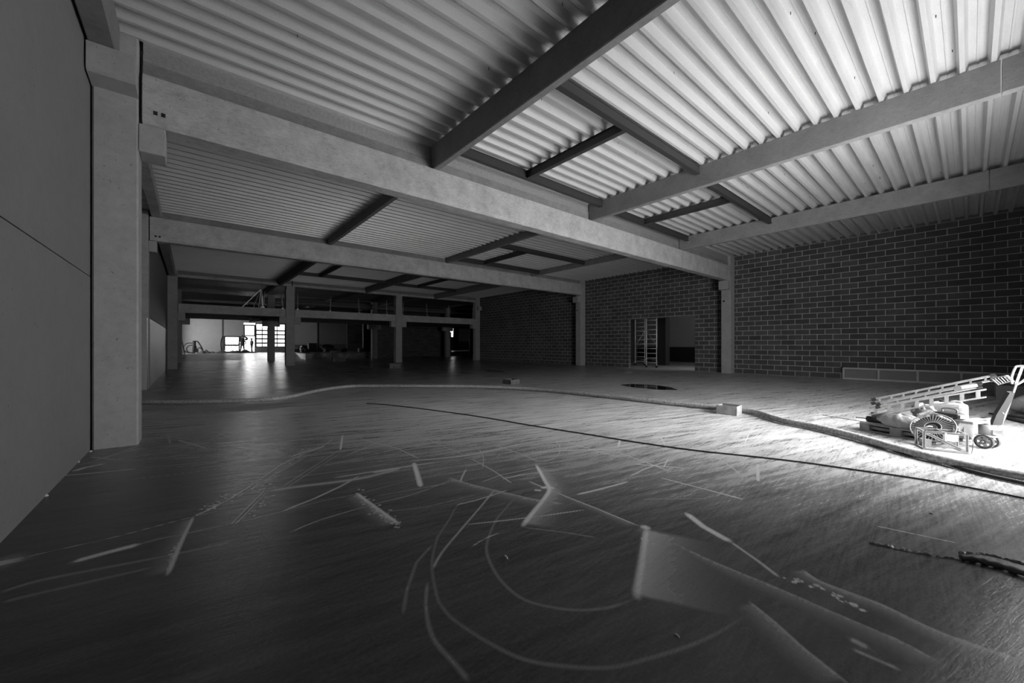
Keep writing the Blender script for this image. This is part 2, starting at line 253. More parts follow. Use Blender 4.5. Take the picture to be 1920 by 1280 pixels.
# floor marks in metres: (points), width, strength, feather width, feather strength
STROKES=[([(2.16,4.64),(2.84,4.38),(3.35,4.37),(4.05,4.33),(4.69,4.25)],0.05,0.6,0,0),([(2.17,4.54),(2.0,4.09),(1.86,3.73)],0.06,0.8,0,0),([(1.28,3.98),(1.3,3.57),(1.33,3.07)],0.035,0.85,-0.35,0.45),([(-0.62,3.98),(-0.44,3.98),(-0.22,4.02),(-0.04,4.0),(0.51,3.97),(0.94,3.99),(1.27,3.96),(1.91,3.96),(2.54,3.83),(3.06,3.66)],0.03,0.65,0.1,0.25),([(-0.62,3.98),(-0.47,4.0),(-0.31,4.01)],0.06,0.8,0,0),([(1.93,6.7),(1.63,5.77)],0.04,0.8,0,0),([(1.63,5.77),(1.25,5.31),(0.7,4.62)],0.012,0.6,0,0),([(1.62,5.64),(1.25,5.2),(0.71,4.54)],0.012,0.5,0,0),([(1.78,6.59),(1.45,6.11),(0.95,5.65),(0.66,5.2),(0.3,4.65),(0.02,4.35)],0.02,0.8,0,0),([(1.53,6.12),(1.24,5.99),(1.02,5.84)],0.05,0.7,0,0),([(1.72,6.04),(1.23,5.79),(0.71,5.12),(0.32,4.59)],0.015,0.5,0,0),([(2.07,6.3),(2.15,5.84),(2.29,5.29),(2.3,4.65)],0.02,0.8,0,0),([(1.67,7.07),(1.88,5.75),(2.23,5.27)],0.012,0.35,0,0),([(1.48,7.33),(1.84,6.45),(2.07,5.67)],0.012,0.3,0,0),([(2.94,7.17),(2.88,5.58),(2.84,4.38)],0.018,0.6,0,0),([(2.83,4.23),(2.76,3.65),(2.66,3.18)],0.02,0.55,0,0),([(3.47,4.58),(3.48,3.98),(3.42,3.56)],0.02,0.6,0,0),([(0.92,7.22),(1.45,7.41),(2.08,7.45),(2.48,7.36),(3.04,7.72),(3.73,7.7)],0.025,0.5,0.1,0.2),([(1.92,8.29),(2.06,7.41)],0.02,0.5,0,0),([(2.18,9.7),(2.02,8.96)],0.03,0.5,0,0),([(1.89,11.2),(1.79,9.4),(2.07,9.0)],0.02,0.3,0,0),([(4.44,9.81),(3.26,8.18),(2.94,7.17)],0.015,0.5,0,0),([(2.86,6.98),(2.62,6.94),(2.39,6.68)],0.012,0.5,0,0),([(3.13,6.46),(3.36,6.09),(3.71,5.52)],0.03,0.6,0,0),([(3.66,5.78),(4.2,5.8),(4.76,5.72)],0.03,0.5,0,0),([(2.22,3.81),(2.31,3.43),(2.54,2.75),(2.7,2.44)],0.02,0.4,-0.5,0.35),([(0.59,4.62),(0.87,4.56),(1.21,4.45),(1.52,4.39),(1.96,4.44)],0.1,0.4,0,0),([(1.63,4.49),(1.82,4.48),(1.97,4.46)],0.05,0.6,0,0),([(2.36,3.29),(1.91,3.07),(1.72,2.89),(1.51,2.7),(1.43,2.61),(1.26,2.36),(1.13,2.06),(1.1,1.93),(1.1,1.79),(1.15,1.55),(1.22,1.36),(1.35,1.2),(1.5,1.07),(1.67,0.99),(1.9,0.9),(2.12,0.84),(2.47,0.78)],0.028,0.5,0,0),([(2.7,2.97),(2.4,2.84),(2.17,2.71),(1.97,2.58),(1.71,2.34),(1.59,2.15),(1.51,1.91),(1.5,1.7),(1.57,1.55),(1.68,1.42),(1.84,1.32),(2.02,1.27)],0.03,0.55,0,0),([(2.44,3.18),(2.04,2.9),(1.66,2.64),(1.39,2.45),(1.24,2.31)],0.025,0.35,0,0),([(1.4,2.6),(1.19,2.45),(1.01,2.21),(0.9,2.02)],0.03,0.18,0,0),([(1.15,2.21),(1.03,2.0),(0.95,1.77),(0.95,1.55),(0.95,1.44)],0.03,0.2,0,0),([(2.41,3.74),(1.74,3.59),(1.31,3.6),(0.84,3.57),(0.59,3.48)],0.03,0.25,0,0),([(3.32,3.5),(3.0,3.02),(2.86,2.81),(2.67,2.68),(2.35,2.51),(2.11,2.38)],0.05,0.85,0.6,0.5),([(2.81,2.88),(2.9,2.86),(2.9,2.78)],0.06,0.7,0,0),([(2.72,2.89),(2.76,2.83)],0.06,0.5,0,0),([(2.09,2.36),(2.29,2.08),(2.42,1.86)],0.02,0.25,0,0),([(2.87,1.7),(2.35,1.43),(2.03,1.27)],0.06,0.7,0.9,0.6),([(2.87,1.74),(2.85,1.68)],0.07,0.7,0,0),([(2.85,3.15),(2.84,2.75),(2.85,2.19),(2.84,1.74)],0.02,0.5,-0.3,0.3),([(2.84,1.74),(2.83,1.65),(2.78,1.19),(2.78,0.84),(2.77,0.55),(2.76,0.3),(2.76,0.23),(2.71,0.06)],0.015,0.5,-0.3,0.35),([(3.38,1.62),(3.24,1.41),(3.15,1.17)],0.06,0.75,0,0),([(3.15,1.17),(3.02,0.95),(2.91,0.79)],0.03,0.45,-0.1,0.2),([(3.13,0.72),(3.06,0.6),(3.06,0.34),(3.0,0.1),(3.03,-0.15)],0.025,0.3,-0.25,0.4),([(2.5,0.83),(2.42,0.68),(2.32,0.53),(2.23,0.35)],0.025,0.35,-0.3,0.35),([(4.06,2.25),(4.09,1.82),(4.11,1.41)],0.03,0.55,0.1,0.2),([(3.34,2.06),(3.87,1.64)],0.015,0.35,0,0),([(4.35,0.51),(4.4,0.27),(4.45,0.05)],0.02,0.35,0,0),([(5.48,1.72),(4.76,1.49)],0.05,0.4,0.15,0.3),([(2.58,0.39),(2.57,0.33)],0.05,0.35,0,0),([(2.5,0.37),(2.51,0.21)],0.03,0.3,0,0),([(0.01,9.31),(-0.19,8.63),(-0.38,8.22),(-0.64,7.85),(-0.87,7.42),(-1.07,7.11)],0.012,0.7,0,0),([(-0.1,8.55),(-0.37,8.04),(-0.69,7.6),(-0.95,7.31)],0.012,0.5,0,0),([(-1.07,6.83),(-1.0,6.94),(-0.84,7.0)],0.06,0.85,0,0),([(-1.04,7.56),(-0.86,7.28),(-0.69,7.08)],0.03,0.5,0,0),([(-0.16,7.98),(0.01,7.55),(0.17,7.07)],0.03,0.75,0,0),([(-0.16,7.46),(0.02,7.23)],0.02,0.5,0,0),([(-0.3,8.57),(-0.25,7.77)],0.025,0.5,0,0),([(0.0,6.82),(-0.27,6.89),(-0.46,6.96)],0.02,0.45,0,0),([(-0.64,8.52),(-0.46,8.46),(-0.27,8.54)],0.03,0.6,0,0),([(-0.96,4.27),(-0.77,4.29),(-0.5,4.28),(0.01,4.35),(0.28,4.36)],0.012,0.4,0,0),([(-0.89,3.77),(-0.77,3.8),(-0.59,3.77),(-0.11,3.66),(0.29,3.6)],0.05,0.18,0,0),([(-0.85,3.62),(-0.65,3.6),(-0.16,3.53)],0.05,0.15,0,0),([(-1.0,4.23),(-0.99,4.31)],0.2,0.5,0,0),([(0.01,4.35),(-0.04,4.0),(-0.08,3.7),(-0.12,3.36)],0.03,0.65,-0.3,0.35),([(0.59,4.7),(0.25,3.96)],0.012,0.6,0,0),([(0.61,4.64),(0.27,3.92)],0.012,0.5,0,0),([(0.53,4.72),(0.6,4.72)],0.05,0.5,0,0),([(6.49,7.72),(5.56,6.97)],0.03,0.5,0,0),([(5.61,4.62),(5.48,4.15)],0.03,0.5,0,0),([(6.18,4.88),(5.67,4.63)],0.03,0.5,0,0),([(7.79,3.98),(6.29,3.87),(5.25,3.78)],0.03,0.5,0,0),([(8.77,3.16),(7.52,3.47),(6.09,3.75)],0.03,0.3,0,0),([(5.26,3.59),(4.8,3.31)],0.05,0.6,0.15,0.3),([(4.04,5.75),(5.12,5.48),(6.88,5.59),(9.31,5.73)],0.04,0.3,0,0),([(3.29,3.52),(4.29,3.48),(5.89,3.15),(7.78,2.62)],0.04,0.3,0,0),([(4.58,3.24),(4.48,2.76),(4.34,2.25)],0.03,0.5,0,0),([(5.76,2.82),(5.54,2.26),(5.47,1.84)],0.02,0.35,0,0),([(3.17,8.69),(4.38,8.46),(5.99,8.51),(8.3,8.87)],0.04,0.3,0,0),([(3.24,11.36),(3.65,9.29),(3.94,7.61)],0.02,0.3,0,0),([(2.43,10.3),(2.61,9.16),(2.73,7.48)],0.02,0.3,0,0),([(5.06,8.1),(4.83,6.86),(4.96,5.61),(4.93,4.72)],0.02,0.3,0,0),([(4.14,4.62),(4.43,4.61),(4.38,4.19),(4.0,3.72),(3.58,3.52),(3.36,3.7)],0.02,0.45,0,0),([(2.4,3.42),(2.74,3.47),(3.1,3.41),(3.63,3.29)],0.03,0.35,0,0),([(2.14,3.64),(1.84,3.68),(1.38,3.79)],0.02,0.3,0,0),([(2.23,3.17),(1.67,3.23),(1.32,3.37)],0.02,0.25,0,0),([(16.37,3.68),(17.9,3.54),(19.12,3.55)],0.03,0.4,0,0),([(14.38,3.78),(16.86,3.48),(15.29,2.5)],0.03,0.3,0,0),([(7.28,19.98),(4.2,10.7)],0.03,0.15,0,0),([(0.17,4.51),(0.18,4.51)],0.019015460517052628,0.8,0,0),([(0.58,4.85),(0.6,4.85)],0.011320191721297402,0.8,0,0),([(0.15,4.48),(0.18,4.48)],0.017605374062515597,0.8,0,0),([(0.15,4.51),(0.17,4.51)],0.018255780295896168,0.8,0,0),([(0.64,4.86),(0.66,4.85)],0.013683054651021742,0.8,0,0),([(0.1,4.43),(0.13,4.42)],0.011602948874879896,0.8,0,0),([(0.71,5.16),(0.73,5.16)],0.015186949666279873,0.8,0,0),([(0.3,4.76),(0.31,4.76)],0.008518861628866982,0.8,0,0),([(0.07,4.5),(0.08,4.5)],0.019967346490065346,0.8,0,0),([(0.15,4.59),(0.16,4.59)],0.011315658019516199,0.8,0,0),([(0.26,4.63),(0.28,4.61)],0.00873932290448211,0.8,0,0),([(0.18,4.62),(0.21,4.61)],0.011972803944460816,0.8,0,0),([(0.15,4.55),(0.18,4.54)],0.01681853547768711,0.8,0,0),([(0.7,5.04),(0.71,5.05)],0.017302873222701784,0.8,0,0),([(0.29,4.55),(0.31,4.55)],0.013329706873774112,0.8,0,0),([(0.12,4.55),(0.14,4.53)],0.008112757596074775,0.8,0,0),([(0.06,4.41),(0.07,4.4)],0.01978098379438252,0.8,0,0),([(0.28,4.56),(0.29,4.55)],0.010024043255645172,0.8,0,0),([(0.48,4.81),(0.5,4.82)],0.009467279091613035,0.8,0,0),([(0.38,4.71),(0.4,4.71)],0.013733143556276507,0.8,0,0),([(0.18,4.59),(0.19,4.59)],0.017972565431808214,0.8,0,0),([(0.34,4.72),(0.35,4.71)],0.010496785918383204,0.8,0,0),([(0.16,4.55),(0.19,4.53)],0.01988684856024763,0.8,0,0),([(0.3,4.68),(0.32,4.68)],0.016936715427682096,0.8,0,0),([(0.36,4.66),(0.39,4.65)],0.012039075013655842,0.8,0,0),([(0.47,4.77),(0.5,4.77)],0.014336286713055193,0.8,0,0),([(0.48,4.83),(0.51,4.81)],0.019653059328801716,0.8,0,0),([(0.73,5.1),(0.75,5.11)],0.009531593450917626,0.8,0,0),([(0.71,5.07),(0.74,5.06)],0.016957934683894466,0.8,0,0),([(0.68,5.05),(0.69,5.06)],0.008157323325575203,0.8,0,0),([(0.64,4.84),(0.67,4.83)],0.018544489617731457,0.8,0,0),([(0.16,4.45),(0.17,4.46)],0.01728288630703128,0.8,0,0),([(0.32,4.73),(0.34,4.72)],0.018376637899007037,0.8,0,0),([(0.42,4.8),(0.44,4.8)],0.014275835505578132,0.8,0,0),([(0.03,4.39),(0.05,4.38)],0.017448649791768262,0.8,0,0),([(0.22,4.74),(0.24,4.74)],0.009141436047303162,0.8,0,0),([(0.11,4.61),(0.12,4.61)],0.01731903485455269,0.8,0,0),([(0.09,4.57),(0.1,4.56)],0.018037303699136767,0.8,0,0),([(0.31,4.65),(0.32,4.64)],0.013931062745435959,0.8,0,0),([(0.25,4.66),(0.27,4.66)],0.008066745488176135,0.8,0,0),([(0.24,4.69),(0.26,4.67)],0.010945294148729162,0.8,0,0),([(0.62,4.98),(0.65,4.98)],0.015520406693371458,0.8,0,0),([(0.5,4.88),(0.52,4.88)],0.011667804861373022,0.8,0,0),([(0.65,5.01),(0.68,5.0)],0.009688010804506798,0.8,0,0),([(0.55,4.99),(0.56,4.99)],0.017708267118524083,0.8,0,0),([(0.15,4.44),(0.17,4.44)],0.012205290288475158,0.8,0,0),([(0.45,4.71),(0.46,4.71)],0.011920070216771017,0.8,0,0),([(0.2,4.57),(0.21,4.58)],0.017957287379089727,0.8,0,0),([(0.56,4.85),(0.58,4.84)],0.014886373787449343,0.8,0,0),([(0.74,5.24),(0.77,5.21)],0.015818672848862174,0.8,0,0),([(0.49,4.82),(0.51,4.83)],0.012873336930367803,0.8,0,0),([(0.45,4.89),(0.47,4.87)],0.010764423258215763,0.8,0,0),([(0.26,4.79),(0.28,4.78)],0.017809895543437572,0.8,0,0),([(0.21,4.78),(0.22,4.78)],0.014482373606431639,0.8,0,0),([(0.52,4.89),(0.54,4.87)],0.008812596898513624,0.8,0,0),([(0.75,5.09),(0.79,5.08)],0.011746842316709825,0.8,0,0),([(0.1,4.48),(0.13,4.47)],0.009784724526762961,0.8,0,0),([(0.17,4.52),(0.2,4.5)],0.017485308311742467,0.8,0,0),([(0.5,5.06),(0.52,5.04)],0.00916115109969572,0.8,0,0),([(0.05,4.51),(0.06,4.51)],0.019910546866953788,0.8,0,0),([(0.94,5.5),(0.97,5.5)],0.018541771266684173,0.8,0,0),([(1.27,6.09),(1.31,6.09)],0.014628246768335828,0.8,0,0),([(1.07,5.7),(1.09,5.69)],0.01849739565458816,0.8,0,0),([(0.9,5.45),(0.93,5.46)],0.011941064849817485,0.8,0,0),([(1.03,5.68),(1.04,5.71)],0.009830157138629534,0.8,0,0),([(0.87,5.47),(0.91,5.45)],0.014642303676183195,0.8,0,0),([(1.09,5.76),(1.13,5.75)],0.019054754556736605,0.8,0,0),([(1.44,6.3),(1.49,6.31)],0.015046724038239215,0.8,0,0),([(0.84,5.57),(0.87,5.58)],0.015201211011834265,0.8,0,0),([(0.81,5.5),(0.83,5.51)],0.015943402820023943,0.8,0,0),([(0.93,5.53),(0.97,5.53)],0.018718346325996695,0.8,0,0),([(1.41,6.25),(1.45,6.25)],0.01432510621632455,0.8,0,0),([(1.5,6.31),(1.53,6.31)],0.015174473051220742,0.8,0,0),([(0.9,5.55),(0.92,5.56)],0.01890154476205931,0.8,0,0),([(1.21,5.79),(1.24,5.76)],0.018126281937312597,0.8,0,0),([(1.15,5.74),(1.17,5.76)],0.008411561192021364,0.8,0,0),([(1.08,5.7),(1.12,5.7)],0.011577515708616941,0.8,0,0),([(1.0,5.62),(1.02,5.62)],0.01969864380931143,0.8,0,0),([(1.28,5.98),(1.32,5.98)],0.013248824774191825,0.8,0,0),([(0.86,5.57),(0.9,5.57)],0.011311341017307509,0.8,0,0),([(1.32,6.13),(1.35,6.14)],0.011071858371464217,0.8,0,0),([(1.06,5.75),(1.08,5.74)],0.018974044648543752,0.8,0,0),([(0.86,5.45),(0.88,5.44)],0.01053924360284791,0.8,0,0),([(1.45,6.27),(1.49,6.25)],0.009368261394992038,0.8,0,0),([(1.0,5.89),(1.03,5.9)],0.00936804870941108,0.8,0,0),([(1.44,6.2),(1.47,6.2)],0.018884215332233695,0.8,0,0),([(0.82,5.39),(0.83,5.4)],0.010172963620120384,0.8,0,0),([(0.88,5.58),(0.9,5.58)],0.019795080104771955,0.8,0,0),([(1.19,6.08),(1.21,6.1)],0.019417234494736,0.8,0,0),([(1.21,5.75),(1.22,5.77)],0.01645183935056265,0.8,0,0),([(1.19,5.94),(1.21,5.94)],0.01455388738178194,0.8,0,0),([(1.12,5.86),(1.15,5.86)],0.01710219850408337,0.8,0,0),([(0.77,5.37),(0.8,5.36)],0.015496022165788338,0.8,0,0),([(0.97,5.6),(1.0,5.61)],0.010287620216249113,0.8,0,0),([(0.95,5.61),(0.97,5.62)],0.016775446920539387,0.8,0,0),([(0.67,4.61),(0.68,4.61)],0.01663047428150475,0.8,0,0),([(0.5,4.24),(0.51,4.24)],0.009635563532779362,0.8,0,0),([(0.41,4.04),(0.43,4.03)],0.009378824442372303,0.8,0,0),([(0.49,4.32),(0.51,4.31)],0.010173218175922488,0.8,0,0),([(0.57,4.44),(0.6,4.44)],0.008274472539079593,0.8,0,0),([(0.5,4.3),(0.51,4.3)],0.01322175747811348,0.8,0,0),([(0.49,4.26),(0.5,4.25)],0.016108995989271846,0.8,0,0),([(0.52,4.25),(0.54,4.25)],0.014528972758542934,0.8,0,0),([(0.51,4.28),(0.52,4.28)],0.009433077014142654,0.8,0,0),([(0.66,4.73),(0.68,4.73)],0.008617227930309728,0.8,0,0),([(0.66,4.62),(0.67,4.63)],0.017419531271159524,0.8,0,0),([(0.55,4.45),(0.57,4.45)],0.010509290454621215,0.8,0,0),([(0.52,4.34),(0.54,4.34)],0.018656601948181993,0.8,0,0),([(0.47,4.22),(0.5,4.21)],0.008864563959855402,0.8,0,0),([(0.5,4.31),(0.52,4.31)],0.011402305978432734,0.8,0,0),([(0.61,4.45),(0.64,4.45)],0.019983027347312818,0.8,0,0),([(0.39,4.11),(0.4,4.11)],0.013088740414215788,0.8,0,0),([(0.43,4.16),(0.45,4.15)],0.016277463322476718,0.8,0,0),([(0.42,4.16),(0.43,4.15)],0.0171440249249743,0.8,0,0),([(0.49,4.26),(0.5,4.26)],0.008844818824689623,0.8,0,0),([(1.28,3.04),(1.3,3.03)],0.013099105874386452,0.8,0,0),([(1.32,3.76),(1.34,3.75)],0.015498163621346133,0.8,0,0),([(1.23,3.66),(1.26,3.65)],0.014967191388424977,0.8,0,0),([(1.27,3.33),(1.3,3.32)],0.01342012223096688,0.8,0,0),([(1.2,3.42),(1.22,3.41)],0.011793191585463193,0.8,0,0),([(1.3,3.84),(1.33,3.83)],0.018360465785833127,0.8,0,0),([(1.3,3.21),(1.32,3.19)],0.009149931935192788,0.8,0,0),([(1.32,3.04),(1.33,3.04)],0.014669868306384615,0.8,0,0),([(1.27,3.74),(1.3,3.72)],0.010901568707753908,0.8,0,0),([(1.28,3.54),(1.3,3.52)],0.008664805746649613,0.8,0,0),([(1.32,4.05),(1.34,4.05)],0.014692616035578816,0.8,0,0),([(1.33,3.1),(1.34,3.1)],0.017111766878832545,0.8,0,0),([(1.27,3.34),(1.3,3.32)],0.01677048651200133,0.8,0,0),([(1.25,3.5),(1.26,3.5)],0.009514389883905863,0.8,0,0),([(1.28,3.46),(1.31,3.45)],0.011812629348159064,0.8,0,0),([(1.29,3.25),(1.3,3.25)],0.018573423180780622,0.8,0,0),([(1.34,3.1),(1.36,3.09)],0.01660944304181043,0.8,0,0),([(1.36,3.23),(1.37,3.22)],0.008426460551028043,0.8,0,0),([(1.33,3.19),(1.35,3.18)],0.01021454993862259,0.8,0,0),([(1.27,3.43),(1.29,3.43)],0.009487057223427874,0.8,0,0),([(1.31,3.22),(1.34,3.21)],0.013634908695425343,0.8,0,0),([(1.3,3.27),(1.32,3.27)],0.014769992463211265,0.8,0,0),([(1.29,3.27),(1.32,3.26)],0.019639894439887246,0.8,0,0),([(1.31,3.11),(1.33,3.1)],0.018798463168605756,0.8,0,0),([(1.34,3.33),(1.35,3.32)],0.010243268181339055,0.8,0,0),([(1.31,3.32),(1.33,3.3)],0.008539073944274306,0.8,0,0),([(1.31,3.17),(1.32,3.17)],0.018061559359665906,0.8,0,0),([(1.28,3.42),(1.3,3.41)],0.01565890472317824,0.8,0,0),([(1.28,3.69),(1.29,3.69)],0.010088665860557719,0.8,0,0),([(1.24,3.91),(1.25,3.91)],0.012188165777795724,0.8,0,0),([(1.25,3.26),(1.27,3.26)],0.012060263692748882,0.8,0,0),([(1.27,3.31),(1.29,3.3)],0.016526719128187713,0.8,0,0),([(1.29,3.11),(1.3,3.1)],0.013873692160838884,0.8,0,0),([(1.24,3.41),(1.26,3.41)],0.016705760857981,0.8,0,0),([(1.28,3.12),(1.3,3.12)],0.01901470810454165,0.8,0,0),([(1.26,3.82),(1.29,3.81)],0.01826275641691193,0.8,0,0),([(1.27,3.55),(1.29,3.55)],0.011241497299440429,0.8,0,0),([(1.32,4.07),(1.34,4.08)],0.017739539663724206,0.8,0,0),([(1.26,3.72),(1.29,3.71)],0.01630302957670461,0.8,0,0),([(1.34,3.7),(1.36,3.7)],0.014488848484435459,0.8,0,0),([(1.28,3.94),(1.29,3.94)],0.009127878783383747,0.8,0,0),([(1.31,3.46),(1.33,3.46)],0.01498481616964048,0.8,0,0),([(1.24,3.51),(1.24,3.51)],0.015184636933387195,0.8,0,0),([(1.35,4.03),(1.37,4.01)],0.01970600570654539,0.8,0,0),([(1.3,3.08),(1.32,3.06)],0.00838269721856609,0.8,0,0),([(1.29,3.76),(1.3,3.76)],0.012382344506221953,0.8,0,0),([(1.34,3.55),(1.36,3.54)],0.018963461576848716,0.8,0,0),([(1.3,3.29),(1.31,3.29)],0.015889377646647856,0.8,0,0),([(1.37,3.39),(1.4,3.37)],0.013866719308222917,0.8,0,0),([(1.29,3.02),(1.31,3.01)],0.00990036541667972,0.8,0,0),([(-0.1,3.77),(-0.08,3.76)],0.011837136854516915,0.8,0,0),([(-0.1,3.77),(-0.08,3.76)],0.011263846069619533,0.8,0,0),([(-0.08,3.78),(-0.07,3.79)],0.00865991647050863,0.8,0,0),([(-0.12,3.68),(-0.11,3.67)],0.01731207251432508,0.8,0,0),([(-0.11,3.67),(-0.1,3.68)],0.013028029573040244,0.8,0,0),([(-0.08,3.83),(-0.07,3.82)],0.013657420880231367,0.8,0,0),([(-0.11,3.64),(-0.09,3.63)],0.013335576551820248,0.8,0,0),([(-0.07,3.81),(-0.07,3.81)],0.014166102736764037,0.8,0,0),([(-0.11,3.74),(-0.1,3.73)],0.008465794644162932,0.8,0,0),([(-0.09,3.74),(-0.08,3.74)],0.013992096439016399,0.8,0,0),([(2.97,0.58),(2.98,0.58)],0.012891740378967181,0.8,0,0),([(2.98,0.62),(3.0,0.6)],0.015611941307022651,0.8,0,0),([(2.96,0.72),(2.98,0.71)],0.010052451093544345,0.8,0,0),([(2.92,0.77),(2.93,0.76)],0.013128187285953455,0.8,0,0),([(2.91,0.72),(2.93,0.71)],0.018325197541799215,0.8,0,0),([(2.93,0.72),(2.95,0.7)],0.013373420111231937,0.8,0,0),([(2.98,0.62),(3.0,0.61)],0.01142692951961111,0.8,0,0),([(2.94,0.71),(2.96,0.7)],0.01831433208498576,0.8,0,0),([(2.94,0.64),(2.96,0.63)],0.01889776549860875,0.8,0,0),([(2.97,0.71),(2.99,0.7)],0.012482793141711962,0.8,0,0),([(2.98,0.62),(3.0,0.62)],0.015180632061599957,0.8,0,0),([(2.97,0.59),(2.99,0.58)],0.01505135929994076,0.8,0,0),([(2.96,0.69),(2.98,0.68)],0.016990378571051505,0.8,0,0),([(2.98,0.62),(2.99,0.61)],0.009896875565872352,0.8,0,0),([(2.91,0.49),(2.92,0.48)],0.012399166889406298,0.8,0,0),([(2.9,0.39),(2.91,0.39)],0.012359746314838625,0.8,0,0),([(2.93,0.47),(2.94,0.47)],0.013284723117974032,0.8,0,0),([(2.93,0.44),(2.95,0.43)],0.00958610193458037,0.8,0,0),([(2.92,0.45),(2.94,0.44)],0.015794003173337134,0.8,0,0),([(2.93,0.44),(2.94,0.43)],0.009557604957836948,0.8,0,0),([(2.94,0.53),(2.96,0.52)],0.01753558585066968,0.8,0,0),([(2.96,0.51),(2.98,0.49)],0.018292999276551626,0.8,0,0),([(2.97,0.53),(2.98,0.52)],0.016742416049991354,0.8,0,0),([(2.91,0.43),(2.93,0.42)],0.009104983392067093,0.8,0,0),([(2.93,0.51),(2.94,0.5)],0.014909180634941718,0.8,0,0),([(2.9,0.4),(2.92,0.39)],0.009790014899497507,0.8,0,0),([(2.9,0.4),(2.92,0.38)],0.01951399540818866,0.8,0,0),([(2.93,0.43),(2.95,0.42)],0.01805834849396481,0.8,0,0),([(1.27,6.09),(1.3,6.07)],0.014466672966587775,0.8,0,0),([(1.43,6.26),(1.46,6.26)],0.014662167745374762,0.8,0,0),([(1.41,6.16),(1.44,6.15)],0.016091387807687332,0.8,0,0),([(1.35,6.14),(1.38,6.15)],0.01125799141657901,0.8,0,0),([(1.42,6.09),(1.45,6.08)],0.018530346621266486,0.8,0,0),([(1.38,6.1),(1.41,6.09)],0.009396669298864329,0.8,0,0),([(1.36,6.05),(1.39,6.02)],0.013763859917524233,0.8,0,0),([(1.2,6.15),(1.23,6.14)],0.017531475708133085,0.8,0,0),([(1.2,6.13),(1.24,6.11)],0.011582086480896732,0.8,0,0),([(1.43,6.22),(1.47,6.19)],0.012714042781423802,0.8,0,0),([(1.29,6.16),(1.33,6.15)],0.019132795978731916,0.8,0,0),([(1.21,6.18),(1.25,6.19)],0.011564405239890548,0.8,0,0),([(2.63,1.61),(2.64,1.61)],0.016775403578884455,0.8,0,0),([(2.67,1.64),(2.69,1.63)],0.010813702430072252,0.8,0,0),([(2.66,1.54),(2.68,1.54)],0.014364399820305476,0.8,0,0),([(2.67,1.59),(2.69,1.58)],0.016570203330329852,0.8,0,0),([(2.66,1.62),(2.69,1.61)],0.008750402973970388,0.8,0,0),([(2.64,1.6),(2.66,1.58)],0.01754103033368635,0.8,0,0)]
# ================================================================ SETTING
XL, XR = -1.11, 22.1
Y1, Y2, Y3 = 8.02, 18.06, 31.4
YF = 58.0
# ---- floor, one graded grid; 'dust' = scraped cement marks, 'film' = dry dusty zone with some painted light falloff
def grade(segs):
    o = []
    for a, b, st in segs: o += list(np.arange(a, b, st))
    return np.array(o + [segs[-1][1]])
gx = grade([(-3, -1.2, .1), (-1.2, 6, .012), (6, 14, .03), (14, 42, .2)])
gy = grade([(-1.8, -1.2, .1), (-1.2, 8.5, .012), (8.5, 16, .05), (16, 46, .2)])
X, Y = np.meshgrid(gx, gy, indexing='ij'); Pq = np.stack([X.ravel(), Y.ravel()], 1).astype(np.float32)
dust = np.zeros(len(Pq), np.float32)
XX, YY = Pq[:, 0], Pq[:, 1]
def paint(pts, wd, inten, fe, fi):
    global dust
    if len(pts) >= 5: pts = [tuple(q)[:2] for q in smooth_path([(a, b, 0) for a, b in pts], 5)]
    pts = np.array(pts, np.float32); rad = max(wd*1.6, abs(fe)*1.3, .03)
    lo = pts.min(0)-rad; hi = pts.max(0)+rad
    idx = np.nonzero((XX > lo[0]) & (XX < hi[0]) & (YY > lo[1]) & (YY < hi[1]))[0]
    if len(idx) == 0: return
    q = Pq[idx]; best = np.full(len(idx), 9e9, np.float32); side = np.zeros(len(idx), np.float32); tt = np.zeros(len(idx), np.float32)
    nseg = len(pts)-1
    for i in range(nseg):
        a, b = pts[i], pts[i+1]; ab = b-a; L2 = float(ab@ab)+1e-9
        t = np.clip(((q-a)@ab)/L2, 0, 1); d = q-(a+t[:, None]*ab); dd = np.hypot(d[:, 0], d[:, 1])
        s = np.sign(ab[0]*d[:, 1]-ab[1]*d[:, 0]); m = dd < best
        inside = ((t > 0) & (t < 1)) | ((i > 0) & (t <= 0)) | ((i < nseg-1) & (t >= 1))
        best[m] = dd[m]; side[m] = (s*inside)[m]; tt[m] = ((i+t)/nseg)[m]
    hw = max(wd*.5, .006)
    fade = np.clip(np.minimum(tt, 1-tt)*8+.35, 0, 1)
    v = inten*(.5 if len(pts) >= 30 else 1.5)*np.exp(-1.1*(best/hw)**2)*fade
    if fe:
        sg = 1 if fe > 0 else -1     # positive feather lies to the right of travel
        ff = fi*1.1*np.exp(-(best/(abs(fe)*.30))**1.1)*(side*sg > 0)*np.clip(np.minimum(tt, 1-tt)*14, 0, 1)
        v = np.maximum(v, ff)
    dust[idx] = np.minimum(np.maximum(dust[idx], v), 1)
for s_ in STROKES: paint(*s_)
rg = random.Random(12)                                   # many fine trowel and tyre scratches
for k in range(620):
    x0, y0 = rg.uniform(-.8, 13), rg.uniform(.4, 15) if k % 3 else rg.uniform(4, 11)
    if x0*.62+y0*.52 < 2.0 + rg.random()*1.6: continue
    an = rg.gauss(.12, .25) if k % 4 else rg.uniform(0, 3.14)
    ln = rg.uniform(.15, 1.3) if k % 5 else rg.uniform(1, 3.2); cv = rg.gauss(0, .12)
    paint([(x0+math.cos(an+cv*t)*ln*t, y0+math.sin(an+cv*t)*ln*t) for t in (0, .33, .66, 1)], rg.uniform(.008, .03)*(1+y0*.08), rg.uniform(.2, .75), 0, 0)
film = 1/(1+np.exp(-(XX*.62+YY*.52-4.3)*1.2))            # dusty slab beyond the wet corner; part of the light falloff put into its tone
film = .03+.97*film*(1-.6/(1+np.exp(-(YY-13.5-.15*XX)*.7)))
nx, ny = len(gx), len(gy)
